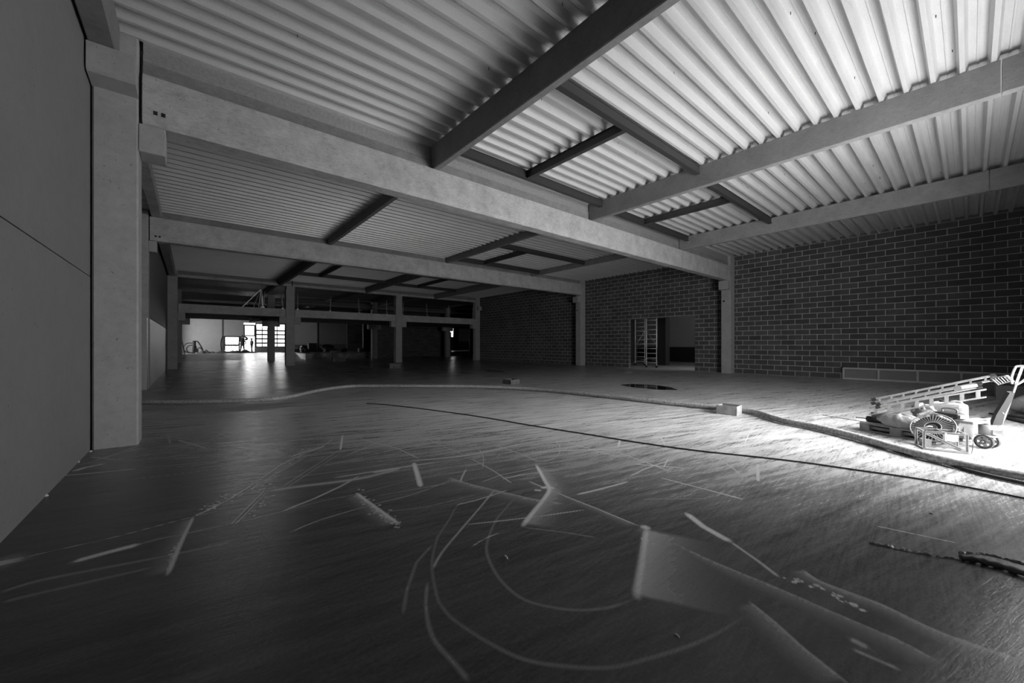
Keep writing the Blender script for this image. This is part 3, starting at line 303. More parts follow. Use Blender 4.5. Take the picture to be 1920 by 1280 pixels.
V3 = np.zeros((len(Pq), 3), np.float32); V3[:, :2] = Pq
i0 = (np.arange(nx-1)[:, None]*ny+np.arange(ny-1)[None]).ravel()
FQ = np.stack([i0, i0+ny, i0+ny+1, i0+1], 1).astype(np.int32)
me = bpy.data.meshes.new('floor'); me.vertices.add(len(V3)); me.vertices.foreach_set('co', V3.ravel())
me.loops.add(FQ.size); me.loops.foreach_set('vertex_index', FQ.ravel())
me.polygons.add(len(FQ)); me.polygons.foreach_set('loop_start', np.arange(0, FQ.size, 4, dtype=np.int32)); me.polygons.foreach_set('loop_total', np.full(len(FQ), 4, np.int32))
me.update(); me.validate()
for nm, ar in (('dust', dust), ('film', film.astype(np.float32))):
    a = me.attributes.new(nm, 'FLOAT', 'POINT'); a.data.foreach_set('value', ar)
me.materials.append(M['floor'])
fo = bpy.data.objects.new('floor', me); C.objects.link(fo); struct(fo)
# raised far slab, ground outside, hall to the right behind the doorway has the same floor grid
def floor_piece(name, mb, f=.35):
    o = mb.build(name, 'floor'); 
    for nm, val in (('dust', 0.), ('film', f)):
        a = o.data.attributes.new(nm, 'FLOAT', 'POINT'); a.data.foreach_set('value', np.full(len(o.data.vertices), val, np.float32))
    return struct(o)
up = MB().box((9.3, 45.4, -.05), (42, YF+.3, .55))
up.prism([(45.4, -.05), (50.4, .55), (YF+.3, .55), (YF+.3, -.05)], -3, 9.3, 'x')
floor_piece('floor', up, .5)
o = B((-20, YF+.35, .3), (60, 120, .5)).build('trim_1', 'lightgrey'); struct(o)

# ---- walls
def wall(name, a, b, m): return struct(B(a, b).build(name, m))
wall('wall_left', (-1.5, -1.8, 0), (XL, 8.5, 2.465), 'panel')
wall('wall_left', (-1.5, -1.8, 2.478), (XL, 8.5, 6.6), 'panel')
wall('wall_left', (-2.0, 8.5, 0), (-1.66, 18.5, 6.6), 'panel')
wall('wall_left', (-1.6, 18.5, 0), (-1.15, 43, 2.44), 'panel_low')
wall('wall_left', (-1.6, 18.5, 2.455), (-1.15, 43, 6.6), 'panel')
wall('wall_left', (-1.6, 43, 0), (-1.15, 51.9, 6.6), 'panel')
wall('wall_left', (-1.6, 51.9, 4.9), (-1.15, 56.6, 6.6), 'panel')  # open below: unseen gate added to let light onto the far wall
wall('wall_left', (-1.6, 56.6, 0), (-1.15, YF+.3, 6.6), 'panel')
# block wall on the right with the doorway opening
DA, DB_, DH = 10.11, 14.44, 3.16
mb = MB(); mb.box((XR, -1.8, 0), (XR+.24, DA, 6.18)); mb.box((XR, DB_, 0), (XR+.24, Y3+.25, 6.18)); mb.box((XR, DA, DH), (XR+.24, DB_, 6.18))
struct(mb.build('wall_right', 'blockY'))
wall('wall_right', (XR+.02, -1.8, 6.14), (XR+.22, Y3+.25, 6.45), 'dark_conc')
GX0, GX1, GZ = 6.8, 11.4, 4.2
mb = MB(); mb.box((-2, -1.8, 0), (GX0, -1.5, 6.6)); mb.box((GX1, -1.8, 0), (XR+.3, -1.5, 6.6)); mb.box((GX0, -1.8, GZ), (GX1, -1.5, 6.6))
struct(mb.build('wall_behind', 'panel'))
mb = MB(); mb.box((GX0-.02, -1.82, 0), (GX0+.06, -1.48, GZ)); mb.box((GX1-.06, -1.82, 0), (GX1+.02, -1.48, GZ)); mb.box((GX0, -1.82, GZ-.06), (GX1, -1.48, GZ+.02))
struct(mb.build('door_5', 'galv'))
o = B((-40, -60, -.3), (60, -1.8, -.02)).build('trim_3', 'beam'); struct(o)
# ---- room behind the doorway
wall('wall_side_room', (33, 4, 1.3), (33.3, 31.6, 6.6), 'far_panel')
wall('wall_side_room', (32.9, 4, 0), (33.3, 31.6, 1.3), 'steel')
mb = MB(); mb.box((XR+.24, 3.8, 0), (26, 4, 6.6)); mb.box((30, 3.8, 0), (33, 4, 6.6)); mb.box((26, 3.8, 0), (30, 4, 1)); mb.box((26, 3.8, 3.6), (30, 4, 6.6)); struct(mb.build('wall_side_room', 'panel'))  # window hole out of view, added to let the fill light in
wall('wall_side_room', (XR+.24, Y3+.25, 0), (42, Y3+.5, 6.6), 'blockX')
# ---- corrugated deck: ribs run across the hall
per, ph = .335, .42
def deck(y0, y1, x0, x1, name='ceiling', m='deck'):
    k0 = math.floor((y0-ph)/per)-1; prof = []
    k = k0
    while ph+k*per < y1+per:
        c = ph+k*per
        prof += [(c-.030, 6.15), (c+.030, 6.15), (c+.068, 6.295), (c+.15, 6.295), (c+.156, 6.283), (c+.180, 6.283), (c+.186, 6.295), (c+per-.068, 6.295)]
        k += 1
    def clip(pr, y0, y1):
        out = []
        for i in range(len(pr)-1):
            a, b = pr[i], pr[i+1]
            if b[0] <= y0 or a[0] >= y1: continue
            def L(y): t = (y-a[0])/(b[0]-a[0]); return (y, a[1]+(b[1]-a[1])*t)
            if a[0] < y0: out.append(L(y0))
            elif not out: out.append(a)
            out.append(L(y1) if b[0] > y1 else b)
        return out
    pr = clip(prof, y0, y1); mb = MB(); n = len(pr)
    vs = [(x, y, z) for x in (x0, x1) for y, z in pr] + [(x, y, 6.5) for x in (x0, x1) for y in (y0, y1)]
    fs = [(i, i+1, n+i+1, n+i) for i in range(n-1)] + [(2*n, 2*n+1, 2*n+3, 2*n+2)]
    mb.add(vs, fs); me = bpy.data.meshes.new(name); me.from_pydata(mb.v, [], mb.f); me.materials.append(M[m])
    o = bpy.data.objects.new(name, me); C.objects.link(o); return struct(o)
deck(-1.8, Y1+.2, -1.66, XR+.3)
deck(Y1+.2, Y2+.2, -1.66, XR+.3); deck(Y2+.2, Y3+.2, -1.66, XR+.3); deck(Y3+.2, YF, -1.66, 42, m='shaded_deck')
deck(4, Y3+.2, XR+.3, 33.3)
# ================================================================ COLUMNS
def column(name, x0, x1, y0, y1, h, label, m='column', group=None, corbels=(), head=None, z0=0.):
    t = thing(name, ((x0+x1)/2, (y0+y1)/2, z0), label, 'column', group)
    ch = .02; P_ = [(x0+ch, y0), (x1-ch, y0), (x1, y0+ch), (x1, y1-ch), (x1-ch, y1), (x0+ch, y1), (x0, y1-ch), (x0, y0+ch)]
    MB().prism(P_, z0, h, 'z').build('shaft', m, t)
    for a, b in corbels: B(a, b).build('corbel', m, t, bevel=.012)
    if head: head(t)
    return t
def head1(t):
    # head leans forward to carry the edge beam
    MB().prism([(Y1+.01, 5.19), (Y1+.01, 5.62), (7.62, 5.60), (7.62, 5.24), (7.66, 5.21)], -1.09, -.612, 'x').build('column_head', 'column', t)
column('concrete_column', -1.09, -.612, Y1, Y1+.5, 6.1, 'large pale precast column at the left wall, nearest the camera', corbels=[((-.612, Y1, 4.42), (-.31, Y1+.45, 4.84))], head=head1)
t = column('concrete_column', -1.62, -1.13, Y2, Y2+.5, 6.1, 'second column on the left wall, pale strip just past the nearest column', corbels=[((-1.13, Y2, 4.70), (-.92, Y2+.45, 5.08))])
B((-1.6, Y2-.5, 0), (-1.14, Y2, 2.4)).build('base_cladding', 'panel_low', t)
column('concrete_column', -1.14, -.66, Y3, Y3+.5, 6.1, 'third column on the left wall, carrying the mezzanine beam end', corbels=[((-.66, Y3, 2.98), (-.3, Y3+.45, 3.5))])
rc1 = column('concrete_column', 21.57, XR, Y1, Y1+.47, 6.15, 'pale precast column on the block wall, right of the doorway', corbels=[((21.25, Y1, 4.38), (21.57, Y1+.47, 4.84))])
rc2 = column('concrete_column', 21.57, XR, Y2, Y2+.47, 6.15, 'pale precast column on the block wall, left of the doorway', corbels=[((21.25, Y2, 4.55), (21.57, Y2+.47, 4.98))])
column('concrete_column', 21.57, XR, Y3, Y3+.47, 6.15, 'farthest column on the block wall, at the mezzanine corner', corbels=[((21.2, Y3, 3.1), (21.57, Y3+.47, 3.6)), ((21.7, Y3-.3, 4.9), (XR, Y3, 5.3))])
for rcx, u, v in ((rc1, 1357, 564.5), (rc2, 1082, 582)):
    q = atX(u, v, 21.57); MB().cyl((21.565, q.y, q.z), (21.59, q.y, q.z), .05, 16).build('tie_hole', 'black', rcx)
for cx, lab in ((5.46, 'free-standing mezzanine column in the front row, left one, just right of the glazed doors'), (13.65, 'free-standing mezzanine column in the front row, right one, mid-hall')):
    column('mezzanine_column', cx-.28, cx+.28, Y3, Y3+.5, 5.45, lab, corbels=[((cx-.68, Y3+.02, 3.02), (cx+.68, Y3+.48, 3.5)), ((cx-.24, Y3+.02, 5.45), (cx+.3, Y3+.46, 5.72))])
YR = 41.8
for cx, lab in ((5.72, 'dark column of the rear mezzanine row, left of the front one and against the glazed doors'), (15.4, 'grey column of the rear mezzanine row, in the middle of the hall'), (24.6, 'grey column of the rear mezzanine row, beside the far bright window')):
    column('mezzanine_column', cx-.28, cx+.28, YR, YR+.5, 6.1, lab, corbels=[((cx-.7, YR+.02, 3.2), (cx+.7, YR+.48, 3.7))])
column('mezzanine_column', -1.14, -.62, YR, YR+.5, 6.1, 'dark column edge on the left wall behind the third column', corbels=[((-.62, YR, 3.2), (-.1, YR+.45, 3.7))])

# ================================================================ BEAMS
def main_beam(x0, x1, y, z0, z1, label, wd=.42, group=None, top=6.15, name='roof_beam', joint=None):
    c = .075
    poly = [(y+.05, z0), (y+wd-.05, z0), (y+wd, z0+c), (y+wd, z1), (y+wd-.10, z1+.02), (y+.12, z1+.02), (y, z1), (y, z0+c)]
    t = thing(name, ((x0+x1)/2, y+wd/2, z0), label, 'beam', group)
    MB().prism(poly, x0, x1, 'x').build('beam_body', 'beam', t)
    MB().box((x0, y+.12, z1+.02), (x1, y+wd-.10, z1+.25)).build('beam_stem', 'beam_stem', t)
    MB().prism([(y+.115, z1+.25), (y+wd-.1, z1+.25), (y+wd-.1, top), (y+.135, top), (y+.135, z1+.30), (y+.115, z1+.30)], x0, x1, 'x').build('flashing_strip', 'galv', t)
    return t
t = main_beam(-.57, 21.62, Y1, 4.86, 5.6, 'long pale concrete roof beam nearest the camera, crossing from left column to block wall')
for k, px in enumerate((-.45, -.36)): B((px, Y1-.004, 5.02), (px+.05, Y1+.02, 5.08)).build('lifting_recess', 'black', t)
t = main_beam(-1.1, 21.62, Y2, 5.10, 5.9, 'second long concrete roof beam across the hall, behind the nearest one')
for k, px in enumerate((-.98, -.88)): B((px, Y2-.004, 5.22), (px+.06, Y2+.02, 5.28)).build('lifting_recess', 'black', t)
for x0, x1, lab in ((-1.0, 5.55, 'third roof beam, left length above the glazed doors'), (5.62, 13.75, 'third roof beam, middle length between the two mezzanine columns'), (13.8, 21.9, 'third roof beam, right length ending at the block wall')):
    main_beam(x0, x1, Y3, 5.70, 5.86, lab, .42, 'roof beam lengths above the mezzanine', 6.2)
for x0, x1, lab in ((-.64, 5.16, 'mezzanine edge beam, left length in front of the glazed doors'), (5.76, 13.35, 'mezzanine edge beam, middle length'), (13.95, 21.55, 'mezzanine edge beam, right length below the row of posts')):
    t = thing('mezzanine_beam', ((x0+x1)/2, Y3+.2, 3.5), lab, 'beam', 'mezzanine edge beams')
    B((x0, Y3+.02, 3.5), (x1, Y3+.45, 4.06)).build('beam_body', 'beam', t, bevel=.02)
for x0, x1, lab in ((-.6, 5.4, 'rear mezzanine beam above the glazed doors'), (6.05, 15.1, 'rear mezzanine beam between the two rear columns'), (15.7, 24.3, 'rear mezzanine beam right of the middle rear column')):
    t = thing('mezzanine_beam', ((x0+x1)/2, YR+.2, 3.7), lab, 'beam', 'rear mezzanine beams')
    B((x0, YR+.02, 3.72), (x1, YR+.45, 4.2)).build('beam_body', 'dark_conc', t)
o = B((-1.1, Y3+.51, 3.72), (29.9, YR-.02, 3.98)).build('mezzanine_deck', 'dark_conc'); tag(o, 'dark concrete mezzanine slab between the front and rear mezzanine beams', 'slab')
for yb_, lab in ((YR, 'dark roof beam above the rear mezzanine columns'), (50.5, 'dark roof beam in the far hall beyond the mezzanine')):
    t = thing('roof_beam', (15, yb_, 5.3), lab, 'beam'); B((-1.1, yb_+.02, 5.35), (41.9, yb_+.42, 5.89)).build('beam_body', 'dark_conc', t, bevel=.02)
# purlins
def purlin(x, wd, y0, y1, z0, z1, label, m='purlin', taper=.02):
    t = thing('roof_purlin', (x+wd/2, (y0+y1)/2, z0), label, 'purlin')
    c = .015
    MB().prism([(x+c, z0), (x+wd-c, z0), (x+wd, z0+c), (x+wd+taper, z1), (x-taper, z1), (x, z0+c)], y0, y1, 'y').build('beam_body', m, t)
    return t
PX = [4.33, 10.13, 16.28]
near = ['dark purlin nearest the camera, crossing the top middle of the view', 'middle purlin of the front bay, running to the upper right corner', 'far purlin of the front bay, nearest the block wall']
for i, x in enumerate(PX):
    purlin(x, .15, -.32, Y1+.09, 5.6, 6.14, near[i])
    if i < 2: purlin(x, .15, -1.49, -.335, 5.6, 6.14, ['rear length of the dark purlin nearest the camera, above and behind the viewer', 'darker end length of the middle purlin at the right picture edge'][i])
    else: purlin(x, .15, -1.49, -.335, 5.6, 6.14, 'rear length of the purlin nearest the block wall')
mid = ['left purlin of the second bay, beyond the nearest roof beam', 'middle purlin of the second bay', 'right purlin of the second bay, nearest the doorway wall']
for i, x in enumerate([4.6, 10.5, 16.7]): purlin(x, .15, Y1+.33, Y2+.09, 5.88 if i < 3 else 5.6, 6.14, mid[i])
far = ['left purlin of the third bay, ending over the left mezzanine column', 'middle purlin of the third bay, near the mezzanine', 'right purlin of the third bay, near the mezzanine']
for i, x in enumerate([4.75, 10.8, 17.0]): purlin(x, .2, Y2+.33, Y3+.09, 5.7, 6.14, far[i])
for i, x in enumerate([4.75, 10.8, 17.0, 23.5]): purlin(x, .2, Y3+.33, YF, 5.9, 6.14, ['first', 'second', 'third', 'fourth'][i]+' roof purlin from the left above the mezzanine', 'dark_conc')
purlin(-1.08, .27, -1.49, 8.0, 5.61, 6.14, 'edge purlin along the left wall at the upper left corner', 'purlin', 0)
purlin(-1.06, .27, Y1+.42, Y2+.05, 5.9, 6.14, 'edge purlin along the left wall in the second bay', 'beam', 0)
purlin(-1.06, .3, Y2+.42, Y3+.05, 5.72, 6.14, 'edge purlin along the left wall in the third bay', 'beam', 0)
# steel trimmer frames for future rooflights
def trimmer(x0, x1, xm, ya, yb, z0, label, yc=None):
    t = thing('rooflight_frame', ((x0+x1)/2, (ya+yb)/2, z0), label, 'steel frame', 'steel trimmer frames under the deck')
    z1 = z0+.2
    def chan(a, b, name='trimmer_beam'):
        a = Vector(a); b = Vector(b); mb = MB()
        mb.bar(a+Vector((0,0,.006)), b+Vector((0,0,.006)), .12, .012); mb.bar(a+Vector((0,0,.2)), b+Vector((0,0,.2)), .12, .012)
        mb.bar(a+Vector((0,0,.1)), b+Vector((0,0,.1)), .07, .19); mb.build(name, 'steel', t)
    chan((x0, ya, z0), (x1, ya, z0)); chan((x0, yb, z0), (x1, yb, z0)); chan((xm, ya+.06, z0), (xm, yb-.06, z0), 'cross_beam')
    return t
trimmer(4.5, 10.12, 6.9, 4.55, 7.62, 5.93, 'black steel trimmer frame between the two nearest purlins of the front bay')
trimmer(10.3, 16.27, 12.85, 4.7, 7.75, 5.93, 'black steel trimmer frame between the middle and far purlins of the front bay')
trimmer(10.67, 16.68, 12.45, 13.7, 17.3, 5.93, 'black steel trimmer frame in the second bay, left of the doorway wall')
trimmer(4.97, 10.78, 6.5, 22.6, 27.3, 5.93, 'black steel trimmer frame in the third bay, left of the middle purlin')
trimmer(11.02, 16.98, 13.5, 22.9, 27.6, 5.93, 'black steel trimmer frame in the third bay, right of the middle purlin')

# small dark fixing screws poking through the flats of the front deck
scr = MB().cyl((0, 0, 0), (0, 0, -.045), .005, 6).build('fixing_screw', 'black'); tag(scr, 'tiny dark screw tip poking down through the corrugated roof deck', 'screw', 'screw tips under the front roof deck')
rs = random.Random(5)
for k in range(90):
    o = scr if k == 0 else scr.copy()
    if k: C.objects.link(o)
    j = rs.randint(-1, 22); xx = rs.choice([rs.uniform(4.8, 21), rs.uniform(5, 16), rs.uniform(0, 4)])
    o.location = (xx, .42+j*.335+rs.choice([.1, .235]), 6.30)
# ================================================================ FLOOR ITEMS
def edge_pts(L, z): return [Vector((a, b, z)) for a, b in L]
HP = [(-1.3,13.9),(-.9,13.3),(.42,12.31),(1.29,11.94),(2.04,12.08),(3.12,13.2),(4.14,13.75),(4.95,13.31),(6.27,12.12),(7.5,10.93),(8.45,9.18),(8.85,7.14),(9.0,5.47),(9.16,4.2),(9.27,3.45),(9.24,2.95)]+[tuple(atZ(u, v, .055))[:2] for u, v in ((1465,788),(1530,801),(1600,818),(1700,846),(1800,870),(1920,893),(2060,917))]
sp = smooth_path(edge_pts(HP, .062), 40)
o = MB().tube(sp, .055, 14, rf=lambda i: .057 if i % 2 else .051).build('ribbed_hose', 'hose')
tag(o, 'thick ribbed grey hose snaking across the floor past the square box', 'hose')
sp = smooth_path([(7.95,.98,.025),(7.44,.60,.025),(7.26,.26,.025),(6.97,-.04,.025),(6.81,-.37,.025),(6.5,-1.2,.025)], 10)
tag(MB().tube(sp, .022, 8).build('rubber_hose', 'rubber'), 'thin dark hose lying just in front of the thick ribbed hose at the right edge', 'hose')
CP = [(3.4,9.8),(3.68,9.37),(4.16,8.05),(4.58,6.51),(4.82,5.16),(5.05,4.1),(5.23,3.22),(5.44,2.51),(5.71,1.92),(5.93,1.4),(6.06,.9),(6.18,.46),(6.22,.07),(6.2,-.34),(6.1,-1.2)]
tag(MB().tube(smooth_path(edge_pts(CP, .012), 8), .010, 6).build('power_cable', 'black'), 'thin black cable running straight over the floor in front of the hose', 'cable')
# open square box-outs cast in the slab
def boxout(cx, cy, s, h, rz, label, m='darkwood'):
    t = thing('floor_box', (cx, cy, 0), label, 'box', None, R(rz))
    Mx = Matrix.Translation((cx, cy, 0)) @ Matrix.Rotation(R(rz), 4, 'Z'); a = s/2; k = .022
    for q0, q1 in (((-a, -a, 0), (a, -a+k, h)), ((-a, a-k, 0), (a, a, h)), ((-a, -a+k, 0), (-a+k, a-k, h)), ((a-k, -a+k, 0), (a, a-k, h))):
        MB().box(q0, q1, Mx).build('side_board', m, t)
    MB().box((-a+k, -a+k, 0), (a-k, a-k, .03), Mx).build('bottom', 'dark_conc', t)
boxout(8.98, 3.37, .40, .19, 6, 'open square box standing on the floor beside the thick hose', 'wood')
boxout(9.45, 11.35, .46, .17, 3, 'small open box on the floor in the middle distance, left of the puddle', 'darkwood')
boxout(10.0, 24.0, .7, .28, 0, 'small box on the floor beside the right mezzanine column base', 'darkwood')
p = atZ(1180, 699); boxout(p.x, p.y, .5, .09, 20, 'low box frame on the floor in front of the doorway', 'darkwood')
p = atZ(636, 676.5); boxout(p.x, p.y, .9, .3, 0, 'dark box lying on the floor left of the middle rear column')
p = atZ(569, 669.5); boxout(p.x, p.y, 1.1, .28, 0, 'dark box on the floor right of the left mezzanine columns')
p = atZ(627, 676); t = B((p.x-.25, p.y, 0), (p.x+.25, p.y+.4, .95)).build('concrete_stub', 'dark_conc'); tag(t, 'short dark block standing at the edge of the raised far slab', 'block')
# puddle
pts = []
for i in range(48):
    a = i/48*2*math.pi; r = 1+.06*math.sin(3*a+1)+.04*math.sin(7*a)
    pts.append((12.52+math.cos(a)*.62*r*1.0+math.sin(a)*.10, 7.38+math.sin(a)*1.05*r))
tag(MB().prism(pts, -.01, .004, 'z').build('puddle', 'water'), 'dark round puddle in front of the doorway reflecting the scaffold', 'puddle')
pts = [(12.9+math.cos(i/24*6.283)*.7, 15.4+math.sin(i/24*6.283)*.5) for i in range(24)]
p0 = atZ(927, 695.5); pts = [(p0.x+math.cos(i/24*6.283)*.35, p0.y+math.sin(i/24*6.283)*.8) for i in range(24)]
tag(MB().prism(pts, -.01, .004, 'z').build('puddle', 'water'), 'small dark puddle behind the small open box in the middle distance', 'puddle')
# torn plastic strip and timber at the lower right
def strip(path, wd, name, m, label, cat, h=.02, seed=1):
    rnd = random.Random(seed); sp = smooth_path(path, 10); vs = []; n = len(sp)
    for i, q in enumerate(sp):
        d = (sp[min(i+1, n-1)]-sp[max(i-1, 0)]).normalized(); x = Vector((-d.y, d.x, 0)); ww = wd*(.35+.65*math.sin(math.pi*min(1, (i+1)/n*1.4)))*(.7+rnd.random()*.6)
        vs += [q-x*ww, q-x*ww*.3+Vector((0,0,h*rnd.random())), q+x*ww*.4+Vector((0,0,h*rnd.random()*1.4)), q+x*ww]
    fs = [(i*4+k, i*4+k+1, i*4+k+5, i*4+k+4) for i in range(n-1) for k in range(3)]
    o = MB().add(vs, fs).build(name, m); so = o.modifiers.new('t', 'SOLIDIFY'); so.thickness = .003; so.offset = 1
    return tag(o, label, cat)
strip([(3.92,.49,.003),(3.96,.38,.003),(3.99,.28,.003),(4.02,.16,.003),(4.09,.04,.004)], .011, 'plastic_strip', 'film', 'wrinkled clear plastic strip lying on the floor at the lower right', 'plastic strip', .012, 3)
path = [Vector((4.11,.045,.018)), Vector((4.14,-.03,.022)), Vector((4.15,-.12,.02)), Vector((4.13,-.22,.022)), Vector((4.1,-.34,.02)), Vector((4.05,-.6,.02))]
t = MB().tube(smooth_path(path, 6), .02, 8, rf=lambda i: .021+.004*math.sin(i*1.7)).build('timber_offcut', 'darkwood')
tag(t, 'rough dark stick lying on the floor at the right edge beyond the plastic strip', 'timber')
path = [Vector((4.13,.05,.03)), Vector((4.19,-.03,.045)), Vector((4.22,-.12,.045)), Vector((4.22,-.24,.04))]
strip(path, .012, 'plastic_strip', 'film', 'crumpled plastic scrap draped along the dark stick', 'plastic strip', .015, 5)
for i, (u, v, s, lab) in enumerate([(1747, 963, .022, 'tiny stone lying on the pale floor above the plastic strip'), (1269, 1192, .02, 'tiny pale chip lying on the dark floor at the bottom'), (948, 1045, .03, 'thin pale sliver lying inside the curved tyre mark'), (85, 930, .035, 'crumb of plaster at the foot of the left wall, nearest the camera'), (146, 866, .03, 'crumb of plaster at the foot of the left wall, near the column'), (170, 846, .025, 'crumb of plaster at the corner of wall and nearest column')]):
    q = atZ(u, v); rnd = random.Random(i); vs = []
    for k in range(7):
        a = k/7*6.283; rr = s*(.5+rnd.random()*.6); vs.append((q.x+math.cos(a)*rr*(.35 if i in (1, 2) else 1), q.y+math.sin(a)*rr, .0))
    top = [(q.x+(x-q.x)*.55, q.y+(y-q.y)*.5, s*.45) for x, y, z in vs]
    tag(MB().add(vs+top, [(k, (k+1) % 7, 7+(k+1) % 7, 7+k) for k in range(7)]+[tuple(range(7, 14)), tuple(range(6, -1, -1))]).build('rubble_chip', 'white' if i else 'dark_conc', smooth=False), lab, 'chip')

# ---- panelled frame lying on edge against the block wall
fx = XR-.16
t = thing('formwork_frame', (fx, 1, 0), 'long low timber frame with grey panels leaning on its edge against the block wall', 'frame')
y0, y1, hh = 3.6, -3.2, .50
MB().box((fx, y1, .0), (fx+.12, y0, .06)).build('bottom_rail', 'far_panel', t); MB().box((fx, y1, hh-.06), (fx+.12, y0, hh)).build('top_rail', 'far_panel', t)
for k in range(7):
    yy = y0-.06-k*1.12
    if yy > y1: B((fx, yy, .06), (fx+.12, yy+.06, hh-.06)).build('stile', 'far_panel', t)
    if yy-1.06 > y1: B((fx+.09, yy-1.06, .06), (fx+.11, yy, hh-.06)).build('panel', 'panel', t)
B((fx-.02, y0-.02, hh), (fx+.1, y0+.05, hh+.03)).build('end_cap', 'black', t)

# ---- scaffold tower behind the doorway
t = thing('scaffold_tower', (24.6, 15, 0), 'aluminium scaffold tower standing just inside the doorway', 'scaffold')
def lframe(X_, ya, yb, zt, z0=.12):
    f = MB(); f.cyl((X_, ya, z0), (X_, ya, zt), .028, 10); f.cyl((X_, yb, z0), (X_, yb, zt), .028, 10); fr = f.build('end_frame', 'scaffold', t)
    z = z0+.2
    while z < zt-.1:
        MB().cyl((X_, ya, z), (X_, yb, z), .02, 8).build('rung', 'scaffold', fr); z += .31
    for y in (ya, yb):
        MB().cyl((X_-.03, y, .07), (X_+.03, y, .07), .07, 14).build('caster', 'black', t)
yA = [atX(u, 650, 23.2).y for u in (1212, 1231)]; yB = [atX(u, 650, 25.0).y for u in (1191, 1209)]
ZT = 3.9
lframe(23.2, yA[0], yA[1], ZT); lframe(25.0, yB[0], yB[1], ZT)
for (a, b, name) in (((23.2, yA[0], .5), (25.0, yB[0], .5), 'brace'), ((23.2, yA[1], .5), (25.0, yB[1], .5), 'brace'), ((23.2, yA[0], 2.6), (25.0, yB[0], 1.4), 'brace'), ((23.2, yA[1], 1.5), (25.0, yB[1], 2.6), 'brace'), ((23.2, yA[0], 2.55), (25.0, yB[0], 2.55), 'brace')):
    MB().cyl(a, b, .02, 8).build(name, 'scaffold', t)
# post and dark door leaf inside the side room
tag(B((31.9, 20.2, 0), (32.3, 20.8, 6.1)).build('concrete_column', 'dark_conc'), 'dark column inside the room behind the doorway', 'column')
tag(B((26.6, 14.3, 0), (27.2, 14.9, 6.1)).build('concrete_column', 'steel'), 'black post deep in the doorway, right of the scaffold', 'column')

# ================================================================ PALLET GROUP
PL = 1.0
A0 = Vector((9.02, 1.25, 0)); dl = Vector((8.58-9.02, .22-1.25, 0)).normalized(); dn = Vector((-dl.y, dl.x, 0))
if dn.x < 0: dn = -dn
PM = Matrix(((dl.x, dn.x, 0, A0.x), (dl.y, dn.y, 0, A0.y), (0, 0, 1, 0), (0, 0, 0, 1)))   # s along the pallet, t away from the viewer
def L(s, t, z=0): return PM @ Vector((s, t, z))
t = thing('euro_pallet', tuple(L(.6, .4)), 'timber pallet loaded with tools and ladders, under the pallet truck', 'pallet')
for k, tt in enumerate((0, .3275, .655)): MB().box((0, tt, 0), (PL, tt+.145, .022), PM).build('bottom_board', 'wood', t)
for tt in (0, .3275, .655):
    for ss in (0, (PL-.145)/2, PL-.145): MB().box((ss, tt, .022), (ss+.145, tt+.145, .1), PM).build('block', 'wood', t)
for ss in (0, (PL-.145)/2, PL-.145): MB().box((ss, 0, .1), (ss+.145, .8, .122), PM).build('stringer_board', 'wood', t)
for tt in (0, .164, .3275, .49, .655): MB().box((0, tt, .122), (PL, tt+.13, .144), PM).build('deck_board', 'wood', t)
# rolled dark mat
t = thing('rolled_mat', tuple(L(.3, .3, .144)), 'dark rolled membrane lying on the left end of the pallet', 'roll')
ro = MB(); ro.tube([L(.02, .18, .195), L(.3, .2, .20), L(.62, .22, .197)], .05, 16, rf=lambda i: .05).build('roll', 'black', t)
sw = [L(.02, .18, .195)+dn*(.052*math.cos(a)*(1-a/30))+Vector((0,0,.052*math.sin(a)*(1-a/30)))-dl*.004 for a in [k*.5 for k in range(30)]]
MB().tube(sw, .004, 5).build('rolled_edge', 'grey', t)
t2 = tag(MB().tube([L(.0, .34, .196), L(.4, .35, .2), L(.66, .36, .197)], .045, 14).build('rolled_mat', 'black'), 'second dark roll behind the front one on the pallet', 'roll')
tag(MB().tube([L(.03, .26, .275), L(.3, .27, .283), L(.6, .3, .28)], .034, 12).build('rolled_mat', 'grey'), 'thin grey roll lying on top of the two dark rolls', 'roll')
# thin rods sticking out to the left
for k, (a, b, z, lab) in enumerate((((-.62, .02), (.9, .05), .152, 'longest thin rod sticking out to the left over the pallet end'), ((-.30, .40), (.5, .44), .152, 'short thin rod sticking out behind the long one'))):
    tag(MB().cyl(L(a[0], a[1], z), L(b[0], b[1], z), .007, 8).build('steel_rod', 'galv' if k == 0 else 'black'), lab, 'rod')
# plastic bags (lumpy closed skins)
def lump(name, c, rx, ry, rz, label, m='film', seed=0, cat='bag', amp=.22, Mx=None, group=None):
    rnd = random.Random(seed); ph_ = [(rnd.uniform(0, 6), rnd.uniform(1.5, 6), rnd.uniform(0, 6), rnd.uniform(1.5, 6)) for _ in range(7)]
    vs = []; fs = []; nu, nv = 36, 20
    for j in range(nv+1):
        th = math.pi*j/nv
        for i in range(nu):
            a = 2*math.pi*i/nu; r = 1
            for (p1, f1, p2, f2) in ph_: r += amp/3.2*math.sin(f1*2*math.cos(a)+p1)*math.sin(f2*math.cos(th)+p2+math.sin(a)*2)
            q = Vector((rx*r*math.sin(th)*math.cos(a), ry*r*math.sin(th)*math.sin(a), rz*r*math.cos(th)))
            if q.z < 0: q.z *= .75
            q = (Mx.to_3x3() @ q) if Mx else q
            vs.append(Vector(c)+q)
    for j in range(nv):
        for i in range(nu): fs.append((j*nu+i, j*nu+(i+1) % nu, (j+1)*nu+(i+1) % nu, (j+1)*nu+i))
    o = MB().add(vs, fs).build(name, m, smooth=True); return tag(o, label, cat, group)
lump('plastic_bag', L(.56, .04, .25), .30, .17, .13, 'bulging clear plastic bag hanging over the front edge of the pallet', seed=3, Mx=PM)
